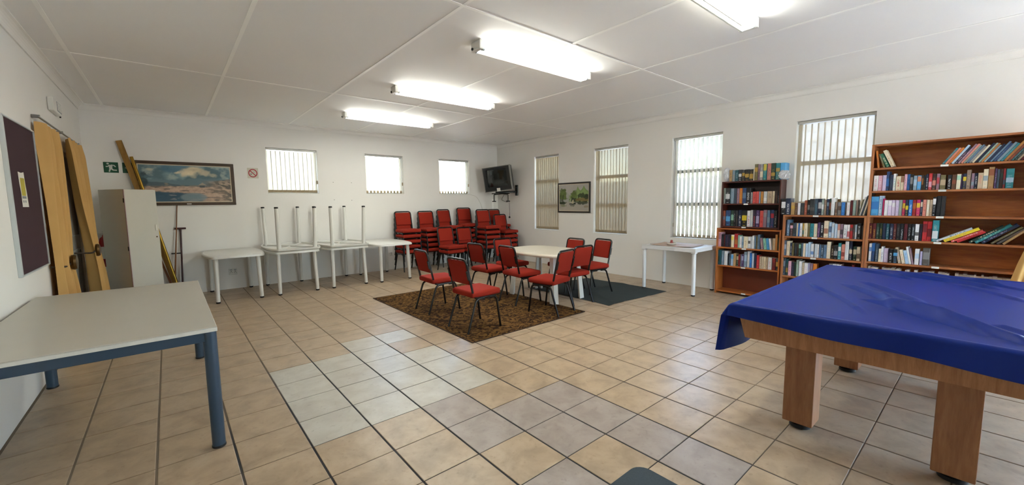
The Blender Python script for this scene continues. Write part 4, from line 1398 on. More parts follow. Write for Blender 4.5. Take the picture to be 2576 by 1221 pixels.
BOOK_ME, PAGES_ME = book_meshes()
ORDN = ['first', 'second', 'third', 'fourth', 'fifth', 'sixth', 'seventh', 'eighth', 'ninth', 'tenth', '11th', '12th', '13th', '14th', '15th', '16th', '17th', '18th', '19th', '20th'] + ['%d%s' % (k, 'st' if k % 10 == 1 else 'nd' if k % 10 == 2 else 'rd' if k % 10 == 3 else 'th') for k in range(21, 60)]

def book(label, x, y, z, dep, th, h, col, acc, band, lean, group):
    o = bpy.data.objects.new('book', BOOK_ME)
    COL.objects.link(o)
    o.location = (x, y, z)
    o.scale = (dep, th, h)
    o.rotation_euler = (lean, 0, 0)
    o.color = (*lin(PAL[col][0]), 1)
    o['accent'] = lin(PAL[acc][0])
    o['band'] = float(band)
    tag(o, label, 'book', group)
    p = bpy.data.objects.new('pages', PAGES_ME)
    COL.objects.link(p)
    p.parent = o
    return o

def size_word(th, h):
    if h > .205: return 'thick tall' if th > .045 else 'tall'
    return 'thick' if th > .042 else 'thin' if th < .018 else 'slim' if th < .026 else ''

for shelf, z, d, txt in SHELF_BOOKS:
    items = [w.split() for w in txt.split(';')]
    rs = random.Random(len(txt))
    for k, (y0, y1, h, c, a, s) in enumerate(items):
        y0, y1, h = int(y0) / 1000, int(y1) / 1000, int(h) / 1000
        lean = {'L': -.13, 'M': -.19, 'R': .2}.get(s, 0) if s in 'LMR' else 0
        w = y0 - y1 - .0012
        th = max(.006, w * math.cos(lean))
        hh = (h - th * abs(math.sin(lean))) / math.cos(lean)
        zz = z + .0006 + (th * math.sin(-lean) if lean < 0 else 0)
        dep = min(.155 if h > .2 else .115, d - .03)
        words = [size_word(th, h), PAL[c][1], 'book,', '%s %s,' % (PAL[a][1], 'block' if s == 'b' else 'print'), ORDN[k], 'from left,', shelf]
        lab = ' '.join(x for x in words if x)
        xo = rs.uniform(0, .018) if s not in 'LMR' else .004
        book(lab, RX - d + xo, y1 + .0006, zz, dep, th, hh, c, a, 1 if s == 'b' else 0, lean, 'books, %s' % shelf)

# leaning rows on the tall bookcase
def leaning(shelf, z, rows, lean, group, what):
    for k, (y, th, L, c, a, ln) in enumerate(rows):
        l = ln if ln is not None else lean
        zz = z + .0006 + (th * math.sin(-l) if l < 0 else 0)
        book('%s book leaning %s, %s from left %s' % (PAL[c][1], 'left' if l < 0 else 'right', ORDN[k], shelf), RX - .27, y, zz, min(.15, L * .68), th, L, c, a, 0, l, group)
leaning('on the top shelf of the tall bookcase', 1.813, [(-1.652, .017, .205, 'or', 'pu', -.13), (-1.702, .016, .170, 'ol', 'gg', -.31), (-1.742, .031, .172, 'gr', 'cr', -.40), (-1.783, .031, .212, 'cr', 'ta', -.40)], 0, 'books leaning left on the top shelf', 'four')
cols = 'te sa;sa or;or rb;pb wh;nv pk;mv pk;sa be;gg ol;st sl;gy ol;cr be;nv ch;gg mi;oc or;gb si;nv db;st gb;db st;gb gg;te gg;oc rb;rb dn;tl gg;dg gy;be gy;ma dr;tl st;oc dn'.split(';')
rows = []
y = -2.155
rs = random.Random(5)
for k, c in enumerate(cols):
    a, b = c.split()
    th = rs.uniform(.015, .021)
    L = rs.uniform(.19, .225) if k > 2 else .19
    y -= th / math.cos(.55)
    rows.append((y, th - .0008, L, a, b, None))
leaning('in the right group on the top shelf', 1.813, rows, .55, 'books leaning right on the top shelf', 'row')
# slumped pile on the fourth shelf: [spine-foot y, thickness, length, colour, accent, lean]
pile = [(-2.655, .021, .245, 'ta', 'be', .74), (-2.615, .020, .27, 'dk', 'br', .80), (-2.575, .019, .26, 'ol', 'gy', .82), (-2.515, .030, .30, 'nv', 'la', .86), (-2.468, .026, .30, 'te', 'mi', .87), (-2.425, .024, .285, 'dg', 'cr', .90), (-2.335, .022, .225, 're', 'ma', 1.02), (-2.292, .020, .255, 'co', 'wh', 1.03), (-2.240, .031, .285, 'ye', 'ta', 1.04), (-2.180, .021, .295, 'si', 'nv', 1.04)]
nm = ['first', 'second', 'third', 'fourth', 'fifth', 'sixth', 'seventh', 'eighth', 'ninth', 'last']
for k, (y, th, L, c, a, l) in enumerate(pile[::-1]):
    book('%s book, %s in the slumped pile on the fourth shelf' % (PAL[c][1], nm[k]), RX - .275, y - th / math.cos(l) * .0, .967 + .0006, .15, th, L, c, a, 0, l, 'slumped pile on the fourth shelf')

# far too small to pick apart: only their tops show above the cover
bm = new_bm()
rs = random.Random(9)
y = -1.605
while y > -2.80:
    th = rs.uniform(.012, .034)
    if rs.random() < .14:
        y -= rs.uniform(.02, .05)
    box(bm, RX - .205 + rs.uniform(0, .02), RX - .09, y - th, y, .4003, .4003 + rs.uniform(.212, .228))
    y -= th + .0015
o = obj('small_paperbacks', bm, plain('pale_paperbacks', 'd2cec8', .6, var=.3, scale=35))
o['kind'] = 'stuff'
tag(o, 'row of small pale paperbacks on the low shelf behind the blue cover', 'books')

# plastic bags used as book ends on the dark bookcase
def bag(label, x, y, z, sx, sy, sz, seed):
    bm = new_bm()
    bmesh.ops.create_icosphere(bm, subdivisions=4, radius=1)
    rs = np.random.RandomState(seed)
    for v in bm.verts:
        p = v.co.copy()
        n = float(fbm(np.array(p.x * 2.6 + 9 + seed), np.array(p.y * 2.6 + p.z * 3.1 + 7), seed, 4)) - .5
        n2 = abs(float(fbm(np.array(p.x * 5 + 3), np.array(p.z * 5 + p.y * 4), seed + 3, 3)) - .5)
        k = 1 + .9 * n - .9 * n2
        v.co = Vector((p.x * sx * k, p.y * sy * k, max(0.0, (p.z * .55 + .5)) * sz * (1 + .5 * n)))
    o = obj('plastic_bag', bm, M['bag'], None, 40)
    o.location = (x, y, z)
    tag(o, label, 'bag', 'plastic bags on the dark bookcase')
bag('crumpled white plastic bag at the left end atop the dark bookcase', RX - .14, .125, 1.735, .07, .055, .20, 2)
bag('crumpled white plastic bag at the right end atop the dark bookcase', RX - .20, -.655, 1.735, .045, .075, .12, 4)

# small wooden box behind the books on the middle bookcase
bm = new_bm(); box(bm, RX - .10, RX - .06, -1.27, -1.215, 1.2435, 1.45, .003, 1)
tag(obj('wooden_block', bm, M['ply']), 'tan wooden block standing behind the books atop the middle bookcase', 'block')

# ================================================================ left wall and corner
# cabinet, turned towards the room
t = thing('storage_cabinet', 'tall pale storage cabinet standing askew in the left corner', 'cabinet', (-.65, 5.15, 0), (0, 0, .61))
W_, D_, H_ = .39, .50, 1.705
bm = new_bm(); box(bm, 0, W_, .02, D_, .02, H_, .003, 1); obj('carcass', bm, M['cabinet'], t)
bm = new_bm(); box(bm, .02, W_ - .02, .04, D_ - .02, 0, .02); obj('plinth', bm, M['black_cap'], t)
bm = new_bm(); box(bm, .004, W_ + .004, -.001, .018, .03, H_ - .004, .002, 1)
dr = obj('door', bm, M['cabinet'], t)
for z in (.28, .88, 1.55):
    bm = new_bm(); box(bm, -.004, .006, .006, .030, z - .03, z + .03, .001, 1); obj('hinge', bm, M['frame_dark'], t)
bm = new_bm(); box(bm, -.002, .004, -.0005, .020, .03, H_ - .002); obj('edging', bm, M['mauve_edge'], t)
bm = new_bm(); box(bm, W_ - .045, W_ - .022, -.012, -.001, 1.11, 1.20, .004, 1); obj('handle', bm, M['paper'], dr)
bm = new_bm(); lathe(bm, [(.010, -.006), (.010, .0)], 14, (W_ - .033, 0, 1.02), 'y'); obj('lock', bm, M['bronze'], dr)

# long things leaning in the corner behind the cabinet
def leaner(name, label, p0, p1, kind, mat, r=.012, w=.05, cat='pole', r_end=None):
    a, b = Vector(p0), Vector(p1)
    bm = new_bm()
    if kind == 'tube':
        tube(bm, [(0, 0, 0), tuple((b - a) / 2), tuple(b - a)], r, 14, r_end=r_end)
        o = obj(name, bm, M[mat], None, 50)
    else:
        L = (b - a).length
        dz = (b - a).normalized(); dx = Vector((0, -1, 0)).cross(dz).normalized(); dy = dz.cross(dx)
        q = Matrix(((dx.x, dy.x, dz.x, 0), (dx.y, dy.y, dz.y, 0), (dx.z, dy.z, dz.z, 0), (0, 0, 0, 1)))
        box(bm, -w / 2, w / 2, -r, r, 0, L, .003, 1, q)
        o = obj(name, bm, M[mat])
    o.location = a
    tag(o, label, cat)
    return o
leaner('wooden_plank', 'long golden-brown plank leaning in the corner above the cabinet', (-.15, 5.87, .012), (-.695, 5.992, 2.455), 'plank', 'ply', .012, .072, 'plank')
leaner('brass_pole', 'shiny brass pole leaning behind the cabinet beside the plank', (-.135, 5.76, .012), (-.572, 5.962, 2.22), 'tube', 'gold', .021)
leaner('wooden_batten', 'short brown wooden batten leaning behind the cabinet', (-.20, 5.90, .012), (-.40, 5.99, .80), 'plank', 'cue', .012, .03, 'batten')
leaner('cue_stick', 'thin wooden pool cue leaning against the wall below the painting', (-.225, 5.86, .0), (-.085, 6.013, 1.49), 'tube', 'cue', .0145, cat='cue', r_end=.006)
t = thing('cue_rest', 'dark maroon cue rest with a cross head leaning below the painting', 'cue rest', (-.115, 5.90, 0))
bm = new_bm(); tube(bm, [(0, 0, .002), (.045, .095, 1.09)], .013, 12); obj('shaft', bm, M['maroon_wood'], t, 50)
bm = new_bm(); box(bm, -.03, .115, .080, .108, 1.085, 1.115, .006, 2); obj('rest_head', bm, M['maroon_wood'], t)
bm = new_bm(); lathe(bm, [(.010, -.10), (.010, .02)], 10, (.0, .05, .70), 'x'); obj('clip', bm, M['black_cap'], t)
bm = new_bm(); box(bm, -.02, .06, -.03, .03, 0, .16, .01, 2)
o = obj('cue_butt_holder', bm, M['black_cap']); o.location = (-.345, 5.93, 0.0); tag(o, 'small black holder on the floor behind the cabinet', 'holder')

# fire extinguisher
t = thing('fire_extinguisher', 'red fire extinguisher hanging on the back wall behind the cabinet', 'extinguisher', (-.955, BY - .09, .58))
bm = new_bm(); lathe(bm, [(.062, 0), (.068, .012), (.068, .36), (.055, .42), (.024, .45), (.022, .47)], 26); b_ = obj('cylinder', bm, M['red_paint'], t, 40)
bm = new_bm(); lathe(bm, [(.0687, .12), (.0687, .30)], 26); obj('instruction_label', bm, M['paper'], b_, 40)
bm = new_bm(); box(bm, -.012, .012, -.055, .025, .47, .50, .004, 1); box(bm, -.010, .010, -.08, .0, .515, .525, .003, 1); obj('valve', bm, M['black_cap'], t)
bm = new_bm(); tube(bm, fillet([(.015, -.02, .48), (.085, -.02, .47), (.085, -.01, .10)], .05), .009, 8); obj('hose', bm, M['black_cap'], t, 50)
bm = new_bm(); box(bm, -.02, .02, .066, .088, .30, .50, .003, 1); obj('wall_hook', bm, M['steel'], t)

# exit signs
def flat_poly(bm, pts, d0, d1):
    """pts in (x, z) of the sign plane, sign faces -y"""
    a = [bm.verts.new((x, d0, z)) for x, z in pts]; b = [bm.verts.new((x, d1, z)) for x, z in pts]
    n = len(pts)
    bm.faces.new(a); bm.faces.new(b[::-1])
    for i in range(n):
        bm.faces.new((a[i], b[i], b[(i + 1) % n], a[(i + 1) % n]))
def limb(bm, p, q, w, d0, d1):
    p, q = Vector((p[0], p[1])), Vector((q[0], q[1]))
    d = (q - p).normalized(); n = Vector((-d.y, d.x)) * w / 2
    flat_poly(bm, [tuple(p + n), tuple(p - n), tuple(q - n), tuple(q + n)], d0, d1)
t = thing('exit_sign', 'green running-man exit sign on the back wall', 'sign', (-.810, BY - .001, 2.053), group='green exit signs')
bm = new_bm(); box(bm, -.080, .080, -.006, 0, -.078, .078, .003, 1); obj('plate', bm, M['green_sign'], t)
parts = [('head', None), ('trunk', ((.0, .035), (-.005, -.018), .036)), ('arm', ((.0, .036), (.036, .030), .014)), ('arm', ((.034, .032), (.050, .010), .013)), ('arm', ((-.012, .036), (-.034, .012), .013)), ('arm', ((-.034, .012), (-.056, .012), .013)),
         ('thigh', ((.0, -.012), (.020, -.038), .019)), ('shin', ((.016, -.038), (.062, -.040), .015)), ('thigh', ((-.006, -.014), (-.016, -.040), .019)), ('shin', ((-.016, -.034), (-.022, -.066), .015))]
for nm_, g in parts:
    bm = new_bm()
    if g is None:
        flat_poly(bm, [(-.032 + .014 * math.cos(k * PI / 8), .055 + .012 * math.sin(k * PI / 8)) for k in range(16)], -.0075, -.006)
    else:
        limb(bm, g[0], g[1], g[2], -.0075, -.006)
    obj('figure_' + nm_, bm, M['white_print'], t)
t = thing('arrow_sign', 'green arrow sign half hidden behind the leaning plank', 'sign', (-.606, BY - .001, 2.053), group='green exit signs')
bm = new_bm(); box(bm, -.080, .080, -.006, 0, -.078, .078, .003, 1); obj('plate', bm, M['green_sign'], t)
bm = new_bm(); flat_poly(bm, [(-.055, 0), (.0, -.045), (.0, -.016), (.055, -.016), (.055, .016), (.0, .016), (.0, .045)], -.0075, -.006); obj('arrow', bm, M['white_print'], t)
# no-smoking sticker
t = thing('no_smoking_sign', 'square no-smoking sticker beside the large painting', 'sign', (1.002, BY - .0005, 2.033))
bm = new_bm(); box(bm, -.084, .084, -.0015, 0, -.092, .092); obj('sticker', bm, M['sticker'], t)
bm = new_bm()
N = 40
po = [(.070 * math.cos(2 * PI * k / N), .074 * math.sin(2 * PI * k / N)) for k in range(N)]
pi_ = [(.054 * math.cos(2 * PI * k / N), .057 * math.sin(2 * PI * k / N)) for k in range(N)]
ring_prism(bm, po, pi_, 0, .001)
for v in bm.verts: v.co = (v.co.x, -.0016 - v.co.z, v.co.y)
obj('red_ring', bm, M['red_print'], t)
bm = new_bm(); limb(bm, (-.040, .040), (.040, -.040), .015, -.0032, -.0016); obj('red_bar', bm, M['red_print'], t)
bm = new_bm(); flat_poly(bm, [(-.040, -.024), (-.016, -.024), (-.016, -.012), (-.040, -.012)], -.0026, -.0015); obj('cigarette', bm, M['black_print'], t)
bm = new_bm(); flat_poly(bm, [(.008, .016), (.026, .012), (.030, .022), (.012, .026)], -.0026, -.0015); obj('smoke', bm, M['print_grey'], t)

# ---------------------------------------------------------------- pictures
def picture(name, label, origin, rotz, w, h, fw_, th, mats, colour_fn, nx, ny, canvas, extra=None):
    """framed picture; local x along the wall, local y = out of the wall is -y"""
    t = thing(name, label, 'painting', origin, (0, 0, rotz))
    for (a, b, c, d) in ((-w / 2, w / 2, h / 2 - fw_, h / 2), (-w / 2, w / 2, -h / 2, -h / 2 + fw_)):
        bm = new_bm(); box(bm, a, b, -th, -.002, c, d, .004, 2); obj('frame_rail', bm, M[mats[0]], t)
    for (a, b) in ((-w / 2, -w / 2 + fw_), (w / 2 - fw_, w / 2)):
        bm = new_bm(); box(bm, a, b, -th, -.002, -h / 2 + fw_, h / 2 - fw_, .004, 2); obj('frame_stile', bm, M[mats[0]], t)
    iw, ih = w - 2 * fw_, h - 2 * fw_
    bm = new_bm()
    l_ = .013
    ring_prism(bm, [(-iw / 2, -ih / 2), (iw / 2, -ih / 2), (iw / 2, ih / 2), (-iw / 2, ih / 2)], [(-iw / 2 + l_, -ih / 2 + l_), (iw / 2 - l_, -ih / 2 + l_), (iw / 2 - l_, ih / 2 - l_), (-iw / 2 + l_, ih / 2 - l_)], 0, .004)
    for v in bm.verts: v.co = (v.co.x, -th + .010 - v.co.z, v.co.y)
    obj('inner_border', bm, M[mats[1]], t)
    U, V = np.meshgrid(np.linspace(0, 1, nx), np.linspace(0, 1, ny), indexing='ij')
    P = np.stack([(U - .5) * (iw - l_), 0 * U - th + .012, (V - .5) * (ih - l_)], -1)
    me = grid_mesh('canvas', P)
    rgb = np.clip(colour_fn(U, V), 0, 1)
    at = me.color_attributes.new('Col', 'FLOAT_COLOR', 'POINT')
    at.data.foreach_set('color', np.concatenate([rgb.reshape(-1, 3), np.ones((nx * ny, 1))], 1).astype(np.float32).ravel())
    obj_me('canvas', me, M[canvas], t)
    return t

def L3(h): return np.array(lin(h))
def over(base, mask, col):
    m = np.clip(mask, 0, 1)[..., None]
    return base * (1 - m) + (col if getattr(col, 'ndim', 1) > 1 else np.array(col)) * m
def ss(a, b, x):
    t_ = np.clip((x - a) / (b - a), 0, 1)
    return t_ * t_ * (3 - 2 * t_)

def stormy(U, V):
    """wide landscape: clouds, hills, pale fields, pond"""
    X = U * 2.2
    n = fbm(X * 3, V * 4, 21, 5); n2 = fbm(X * 7 + 3, V * 9, 33, 4); n3 = fbm(X * 16, V * 22, 41, 3)
    c = np.ones(U.shape + (3,)) * L3('57727c')
    c = over(c, ss(.35, .7, n), L3('86a0a6'))
    c = over(c, ss(.55, .75, fbm(X * 4 + 8, V * 6, 5, 4)) * .7, L3('a9b5b0'))
    blue = ss(.0, .12, .30 - np.hypot((U - .38) * 1.5, (V - .93) * 1.6)); c = over(c, blue * .7, L3('3f6b85'))
    for cx, cy, r, k in ((.53, .80, .20, 1), (.58, .90, .15, 1), (.40, .80, .07, .9), (.70, .80, .12, .75), (.47, .78, .09, .9), (.80, .74, .10, .5), (.12, .86, .06, .5)):
        d = np.hypot((U - cx) * 1.5, (V - cy) * 1.25) + (n2 - .5) * .14
        c = over(c, ss(r, r * .35, d) * k, L3('d6c9ac') * (.75 + .5 * n2)[..., None])
    hill = .58 + .10 * np.exp(-((U - .58) / .13) ** 2) + .05 * np.exp(-((U - .80) / .10) ** 2) + .03 * np.sin(U * 9) + (n2 - .5) * .04
    c = over(c, ss(.012, -.012, V - hill) * .85, L3('667d86'))
    hill2 = .50 + .05 * np.sin(U * 7 + 1) + .10 * ss(.6, 1, U) + (n2 - .5) * .05
    c = over(c, ss(.01, -.01, V - hill2), L3('50636e'))
    c = over(c, ss(.50, .62, fbm(X * 5 + 2, V * 11 + 4, 8, 3)) * ss(.01, -.01, V - hill2) * ss(.40, .47, V) * .8, L3('8e8577'))
    field = ss(.44, .42, V + .0 * U) * 1.0
    fc = L3('b59c8a') * (.7 + .65 * n3)[..., None]
    c = over(c, field, fc)
    c = over(c, ss(.52, .66, fbm(X * 5, V * 26, 12, 4)) * field * .75, L3('4b4f55'))
    right = ss(.62, .95, U + .25 * (V - .45)) * ss(.62, .55, V)
    c = over(c, right * .8, L3('bba48e') * (.6 + .8 * n3)[..., None])
    c = over(c, right * ss(.5, .62, fbm(X * 6, V * 20 + X * 6, 17, 4)) * .8, L3('43484a'))
    pond = ss(.0, .05, .30 - V - .10 * ss(.3, .8, U) + (n2 - .5) * .10) * ss(.72, .60, U)
    c = over(c, pond, L3('3a586c') * (.7 + .6 * n2)[..., None])
    lake = ss(.0, .04, .15 - np.hypot((U - .56) * .9, (V - .13) * 1.1)); c = over(c, lake * .8, L3('7f9199'))
    c = over(c, ss(.62, .7, fbm(X * 4 + 5, V * 14 + 2, 51, 3)) * pond * .6, L3('8c8f93'))
    tree = ss(.0, .05, .15 - np.hypot((U - .03) * 1.9, (V - .52) * .6) + (n2 - .5) * .22); c = over(c, tree * .85, L3('34454c'))
    # small hut
    hut = ((np.abs(U - .66) < .030) & (V > .40) & (V < .47)).astype(float); c = over(c, hut * .9, L3('47535a'))
    roof = ((V > .46) & (V < .46 + .08 * (1 - np.abs(U - .665) / .05)) & (np.abs(U - .665) < .05)).astype(float); c = over(c, roof, L3('9d9486'))
    return c

def river(U, V):
    """green river scene with a small boat"""
    X = U * 1.4
    n = fbm(X * 5, V * 5, 61, 4); n2 = fbm(X * 14, V * 14, 62, 4)
    c = np.ones(U.shape + (3,)) * L3('a9a5a0')
    c = over(c, ss(.4, .7, n) * .3, L3('b8b4ac'))
    far = .60 + .12 * np.exp(-((U - .26) / .06) ** 2); c = over(c, ss(.02, -.02, V - far) * .5, L3('8f978b'))
    m = .58 + .26 * np.maximum(np.exp(-np.abs(U - .64) / .07), np.exp(-np.abs(U - .84) / .09)) + .10 * ss(.35, .75, U) + (n2 - .5) * .02
    c = over(c, ss(.02, -.02, V - m) * ss(.3, .42, U), L3('6f8c4c'))
    c = over(c, ss(.02, -.12, V - m) * ss(.3, .42, U) * .5, L3('94a86a'))
    water = ss(.36, .32, V); c = over(c, water, L3('a39e94'))
    def bush(c, cx, cy, rx, ry, col, k=1.0):
        d = np.hypot((U - cx) / rx, (V - cy) / ry) + (n2 - .5) * 1.1
        return over(c, ss(1.05, .75, d) * k, np.array(col) * (.55 + .9 * n2)[..., None])
    g1, g2, g3 = L3('5d6f34'), L3('2e3b22'), L3('7b6a3c')
    c = bush(c, .12, .62, .16, .22, g1); c = bush(c, .05, .45, .10, .14, g2, .7); c = bush(c, .15, .50, .12, .10, g1)
    c = bush(c, .52, .55, .13, .20, g1); c = bush(c, .50, .42, .12, .08, g2)
    c = bush(c, .80, .56, .20, .10, g2, .9); c = bush(c, .84, .42, .26, .09, g3); c = bush(c, .80, .30, .24, .07, g2, .9); c = bush(c, .92, .50, .10, .08, g2, .9)
    c = bush(c, .10, .30, .16, .06, g2); c = bush(c, .13, .20, .12, .05, g1, .6); c = bush(c, .92, .17, .08, .05, g3, .5)
    c = bush(c, .47, .27, .12, .035, g2); c = bush(c, .46, .20, .08, .04, L3('4d5742'), .7)
    trunk = (np.abs(U - .12 - .05 * (V - .3)) < .012) & (V > .28) & (V < .6); c = over(c, trunk.astype(float), L3('29301f'))
    sail = (U > .43) & (U < .50) & (V > .27) & (V < .42) & (V - .27 < (U - .415) * 3); c = over(c, sail.astype(float), L3('b8b08f'))
    mast = (np.abs(U - .405) < .006) & (V > .26) & (V < .44); c = over(c, mast.astype(float), L3('d0cabb'))
    hull = (np.abs(U - .45) < .10) & (V > .235) & (V < .27); c = over(c, hull.astype(float), L3('26302f'))
    return c
p1 = picture('landscape_painting', 'wide framed painting of a cloudy valley with pale fields on the back wall', (.072, BY, 1.826), 0, 1.29, .70, .048, .03, ('frame_brown', 'frame_line'), stormy, 260, 130, 'canvas')
bm = new_bm(); box(bm, -.03, .03, -.0325, -.030, -.335, -.322, .001, 1); obj('name_plate', bm, M['paper'], p1)
picture('river_painting', 'small framed painting of a green river scene between two windows', (RX, 3.345, 1.545), -PI / 2, .915, .655, .034, .028, ('frame_dark', 'frame_line'), river, 200, 150, 'canvas2')

# ---------------------------------------------------------------- notice board
t = thing('notice_board', 'purple felt notice board with aluminium frame on the left wall', 'notice board', (LX, 2.545, 1.545))
hw_, hh_ = .468, .60
bm = new_bm(); box(bm, .001, .014, -hw_ + .004, hw_ - .004, -hh_ + .004, hh_ - .004); obj('felt_panel', bm, M['felt'], t)
for nm_, a, b, c, d in (('frame_rail', -hw_, hw_, hh_ - .012, hh_), ('frame_rail', -hw_, hw_, -hh_, -hh_ + .012), ('frame_stile', hw_ - .006, hw_, -hh_ + .012, hh_ - .012), ('frame_stile', -hw_, -hw_ + .030, -hh_ + .012, hh_ - .012)):
    bm = new_bm(); box(bm, .0, .024, a, b, c, d, .002, 1); obj(nm_, bm, M['alu'], t)
t = thing('notice_paper', 'torn white notice with a yellow block pinned to the purple board', 'paper', (LX + .0145, 2.455, 1.615))
bm = new_bm()
P = [(-.105, .13), (-.02, .125), (.06, .135), (.07, .04), (.085, -.02), (.10, -.145), (-.085, -.145), (-.08, -.04), (-.10, .04)]
a = [bm.verts.new((.001, y_, z_)) for y_, z_ in P]; b = [bm.verts.new((.002, y_, z_)) for y_, z_ in P]
bm.faces.new(a[::-1]); bm.faces.new(b)
for i in range(len(P)): bm.faces.new((a[i], a[(i + 1) % len(P)], b[(i + 1) % len(P)], b[i]))
obj('sheet', bm, M['paper'], t)
bm = new_bm(); box(bm, .002, .0026, -.07, .05, -.055, .085); obj('yellow_block', bm, M['print_yellow'], t)
bm = new_bm(); box(bm, .002, .0028, -.068, .052, -.078, -.058); obj('grey_line', bm, M['print_grey'], t)
for k in (-1, 1):
    bm = new_bm(); box(bm, .002, .0028, -.01 + k * .03 - .012, -.01 + k * .03 + .012, -.110, -.092); obj('grey_mark', bm, M['print_grey'], t)

# emergency light box and switch
t = thing('emergency_light', 'white emergency light box with louvred panel high on the left wall', 'light', (LX, 4.12, 2.555))
bm = new_bm(); box(bm, .0005, .048, -.21, .21, -.07, .07, .008, 2); obj('housing', bm, M['white_plastic'], t)
bm = new_bm(); box(bm, .048, .050, -.04, .19, -.045, .055); gr_ = obj('louvre_panel', bm, M['print_grey'], t)
for k in range(4):
    bm = new_bm(); box(bm, .050, .053, -.03 + k * .055, .0 + k * .055, -.04, .05); obj('louvre', bm, M['paper'], gr_)
bm = new_bm(); lathe(bm, [(.007, -.085), (.007, -.07)], 10, (.035, .19, 0)); obj('indicator', bm, M['black_cap'], t)
t = thing('light_switch', 'small white light switch beside the purple notice board', 'switch', (LX, 3.10, 1.30))
bm = new_bm(); box(bm, .0005, .010, -.035, .035, -.055, .055, .003, 1); obj('plate', bm, M['white_plastic'], t)
bm = new_bm(); box(bm, .010, .014, -.010, .010, -.018, .018, .002, 1); obj('rocker', bm, M['paper'], t)
# sockets
def socket(label, x, z, w, h, n):
    t = thing('wall_socket', label, 'socket', (x, BY, z), group='wall sockets')
    bm = new_bm(); box(bm, -w / 2, w / 2, -.010, -.0005, -h / 2, h / 2, .003, 1); obj('plate', bm, M['white_plastic'], t)
    for k in range(n):
        cx = (k - (n - 1) / 2) * w * .46
        bm = new_bm(); lathe(bm, [(.007, -.0112), (.007, -.0095)], 10, (cx, 0, .005), 'y'); obj('earth_hole', bm, M['black_print'], t)
        for s in (-1, 1):
            bm = new_bm(); lathe(bm, [(.005, -.0112), (.005, -.0095)], 10, (cx + s * .012, 0, -.018), 'y'); obj('pin_hole', bm, M['black_print'], t)
        bm = new_bm(); box(bm, cx - .016, cx + .016, -.013, -.0098, .025, .037, .001, 1); obj('rocker_switch', bm, M['print_grey'], t)
socket('white double wall socket under the leftmost plastic table', .595, .305, .125, .115, 2)
socket('small white wall socket behind the rightmost plastic table', 3.517, .342, .07, .07, 1)
for k, (x, z) in enumerate(((2.366, 1.901), (2.726, 1.901), (2.37, 1.553), (2.716, 1.542))):
    bm = new_bm(); lathe(bm, [(.006, -.006), (.006, -.0003)], 8, (0, 0, 0), 'y')
    o = obj('wall_screw', bm, M['black_print']); o.location = (x, BY, z)
    tag(o, 'small dark screw in the bare back wall, %s of four between the windows' % ('upper left', 'upper right', 'lower left', 'lower right')[k], 'screw', 'screws in the back wall')

# ---------------------------------------------------------------- curtains
def curtain(label, x_wall, sgn, keys, folds, seed, tie=None, group='ochre curtains', th=.003):
    """keys: list of (z, y_left, y_right, mean distance from wall, fold depth)"""
    NU, NV = 220, 50
    zs = np.linspace(keys[0][0], keys[-1][0], NV)
    kz = np.array([k[0] for k in keys][::-1])
    f = lambda i: np.interp(zs, kz, np.array([k[i] for k in keys][::-1]))
    yl, yr, dm, am = f(1), f(2), f(3), f(4)
    S = np.linspace(0, 1, NU)
    P = np.zeros((NU, NV, 3))
    rs = random.Random(seed)
    ph = [rs.uniform(0, 6) for _ in range(3)]
    for j in range(NV):
        ss_ = S + .010 * np.sin(2 * PI * 3 * S + ph[0] + zs[j])
        dr = .9 * math.sin(zs[j] * 1.3 + ph[0]) + .5 * np.sin(zs[j] * 2.1 + 6 * S + ph[2])
        w = .85 * np.sin(2 * PI * folds * ss_ + ph[1] + .6 * dr) + .22 * np.sin(2 * PI * folds * .53 * ss_ + ph[2] - .7 * dr) + .07 * np.sin(2 * PI * folds * 2.1 * S + ph[0] + 1.5 * dr)
        P[:, j, 0] = x_wall + sgn * np.maximum(.012, dm[j] + am[j] * w)
        P[:, j, 1] = yl[j] + (yr[j] - yl[j]) * ss_
        P[:, j, 2] = zs[j] + .006 * np.sin(2 * PI * folds * S)
    root = thing('curtain', label, 'curtain', (0, 0, 0), group=group)
    obj_me('drape', solid_grid('drape', P, th), M['curtain'], root, 70)
    if tie:
        ty, tz, tx, hwid = tie
        bm = new_bm(); lathe(bm, [(.026, -.03), (.074, -.018), (.078, 0), (.068, .018), (.03, .026)], 22, (tx, ty, tz), 'x'); obj('holdback_disc', bm, M['bronze'], root, 40)
        bm = new_bm(); tube(bm, fillet([(tx - .02, ty, tz), (tx - .03, ty - hwid * .6, tz - .02), (x_wall + sgn * .02, ty - hwid, tz)], .05), .009, 8); obj('tie_band', bm, M['tie'], root, 50)
    return root
curtain('ochre curtain nearer the purple notice board on the left wall', LX, 1, [(2.235, 3.04, 3.78, .058, .030), (2.05, 3.04, 3.76, .060, .042), (1.2, 3.04, 3.66, .062, .044), (.9, 3.04, 3.56, .066, .042), (.45, 3.04, 3.74, .075, .05), (.02, 3.04, 3.9, .08, .055)], 3.6, 1, tie=(3.42, .91, LX + .125, .36))
curtain('ochre curtain nearer the back corner of the left wall', LX, 1, [(2.26, 4.36, 5.36, .060, .030), (2.1, 4.40, 5.34, .068, .046), (1.5, 4.48, 5.24, .09, .05), (.95, 4.56, 5.1, .12, .048), (.6, 4.42, 5.2, .14, .055), (.02, 4.38, 5.3, .155, .06)], 4.1, 4, tie=(4.62, .93, LX + .185, .3))
t = thing('curtain_rail', 'thin curtain rail above the ochre curtains on the left wall', 'rail', (LX + .050, 4.20, 2.285))
bm = new_bm(); tube(bm, [(0, -1.15, 0), (0, 1.18, 0)], .009, 8); obj('rail', bm, M['steel'], t, 50)
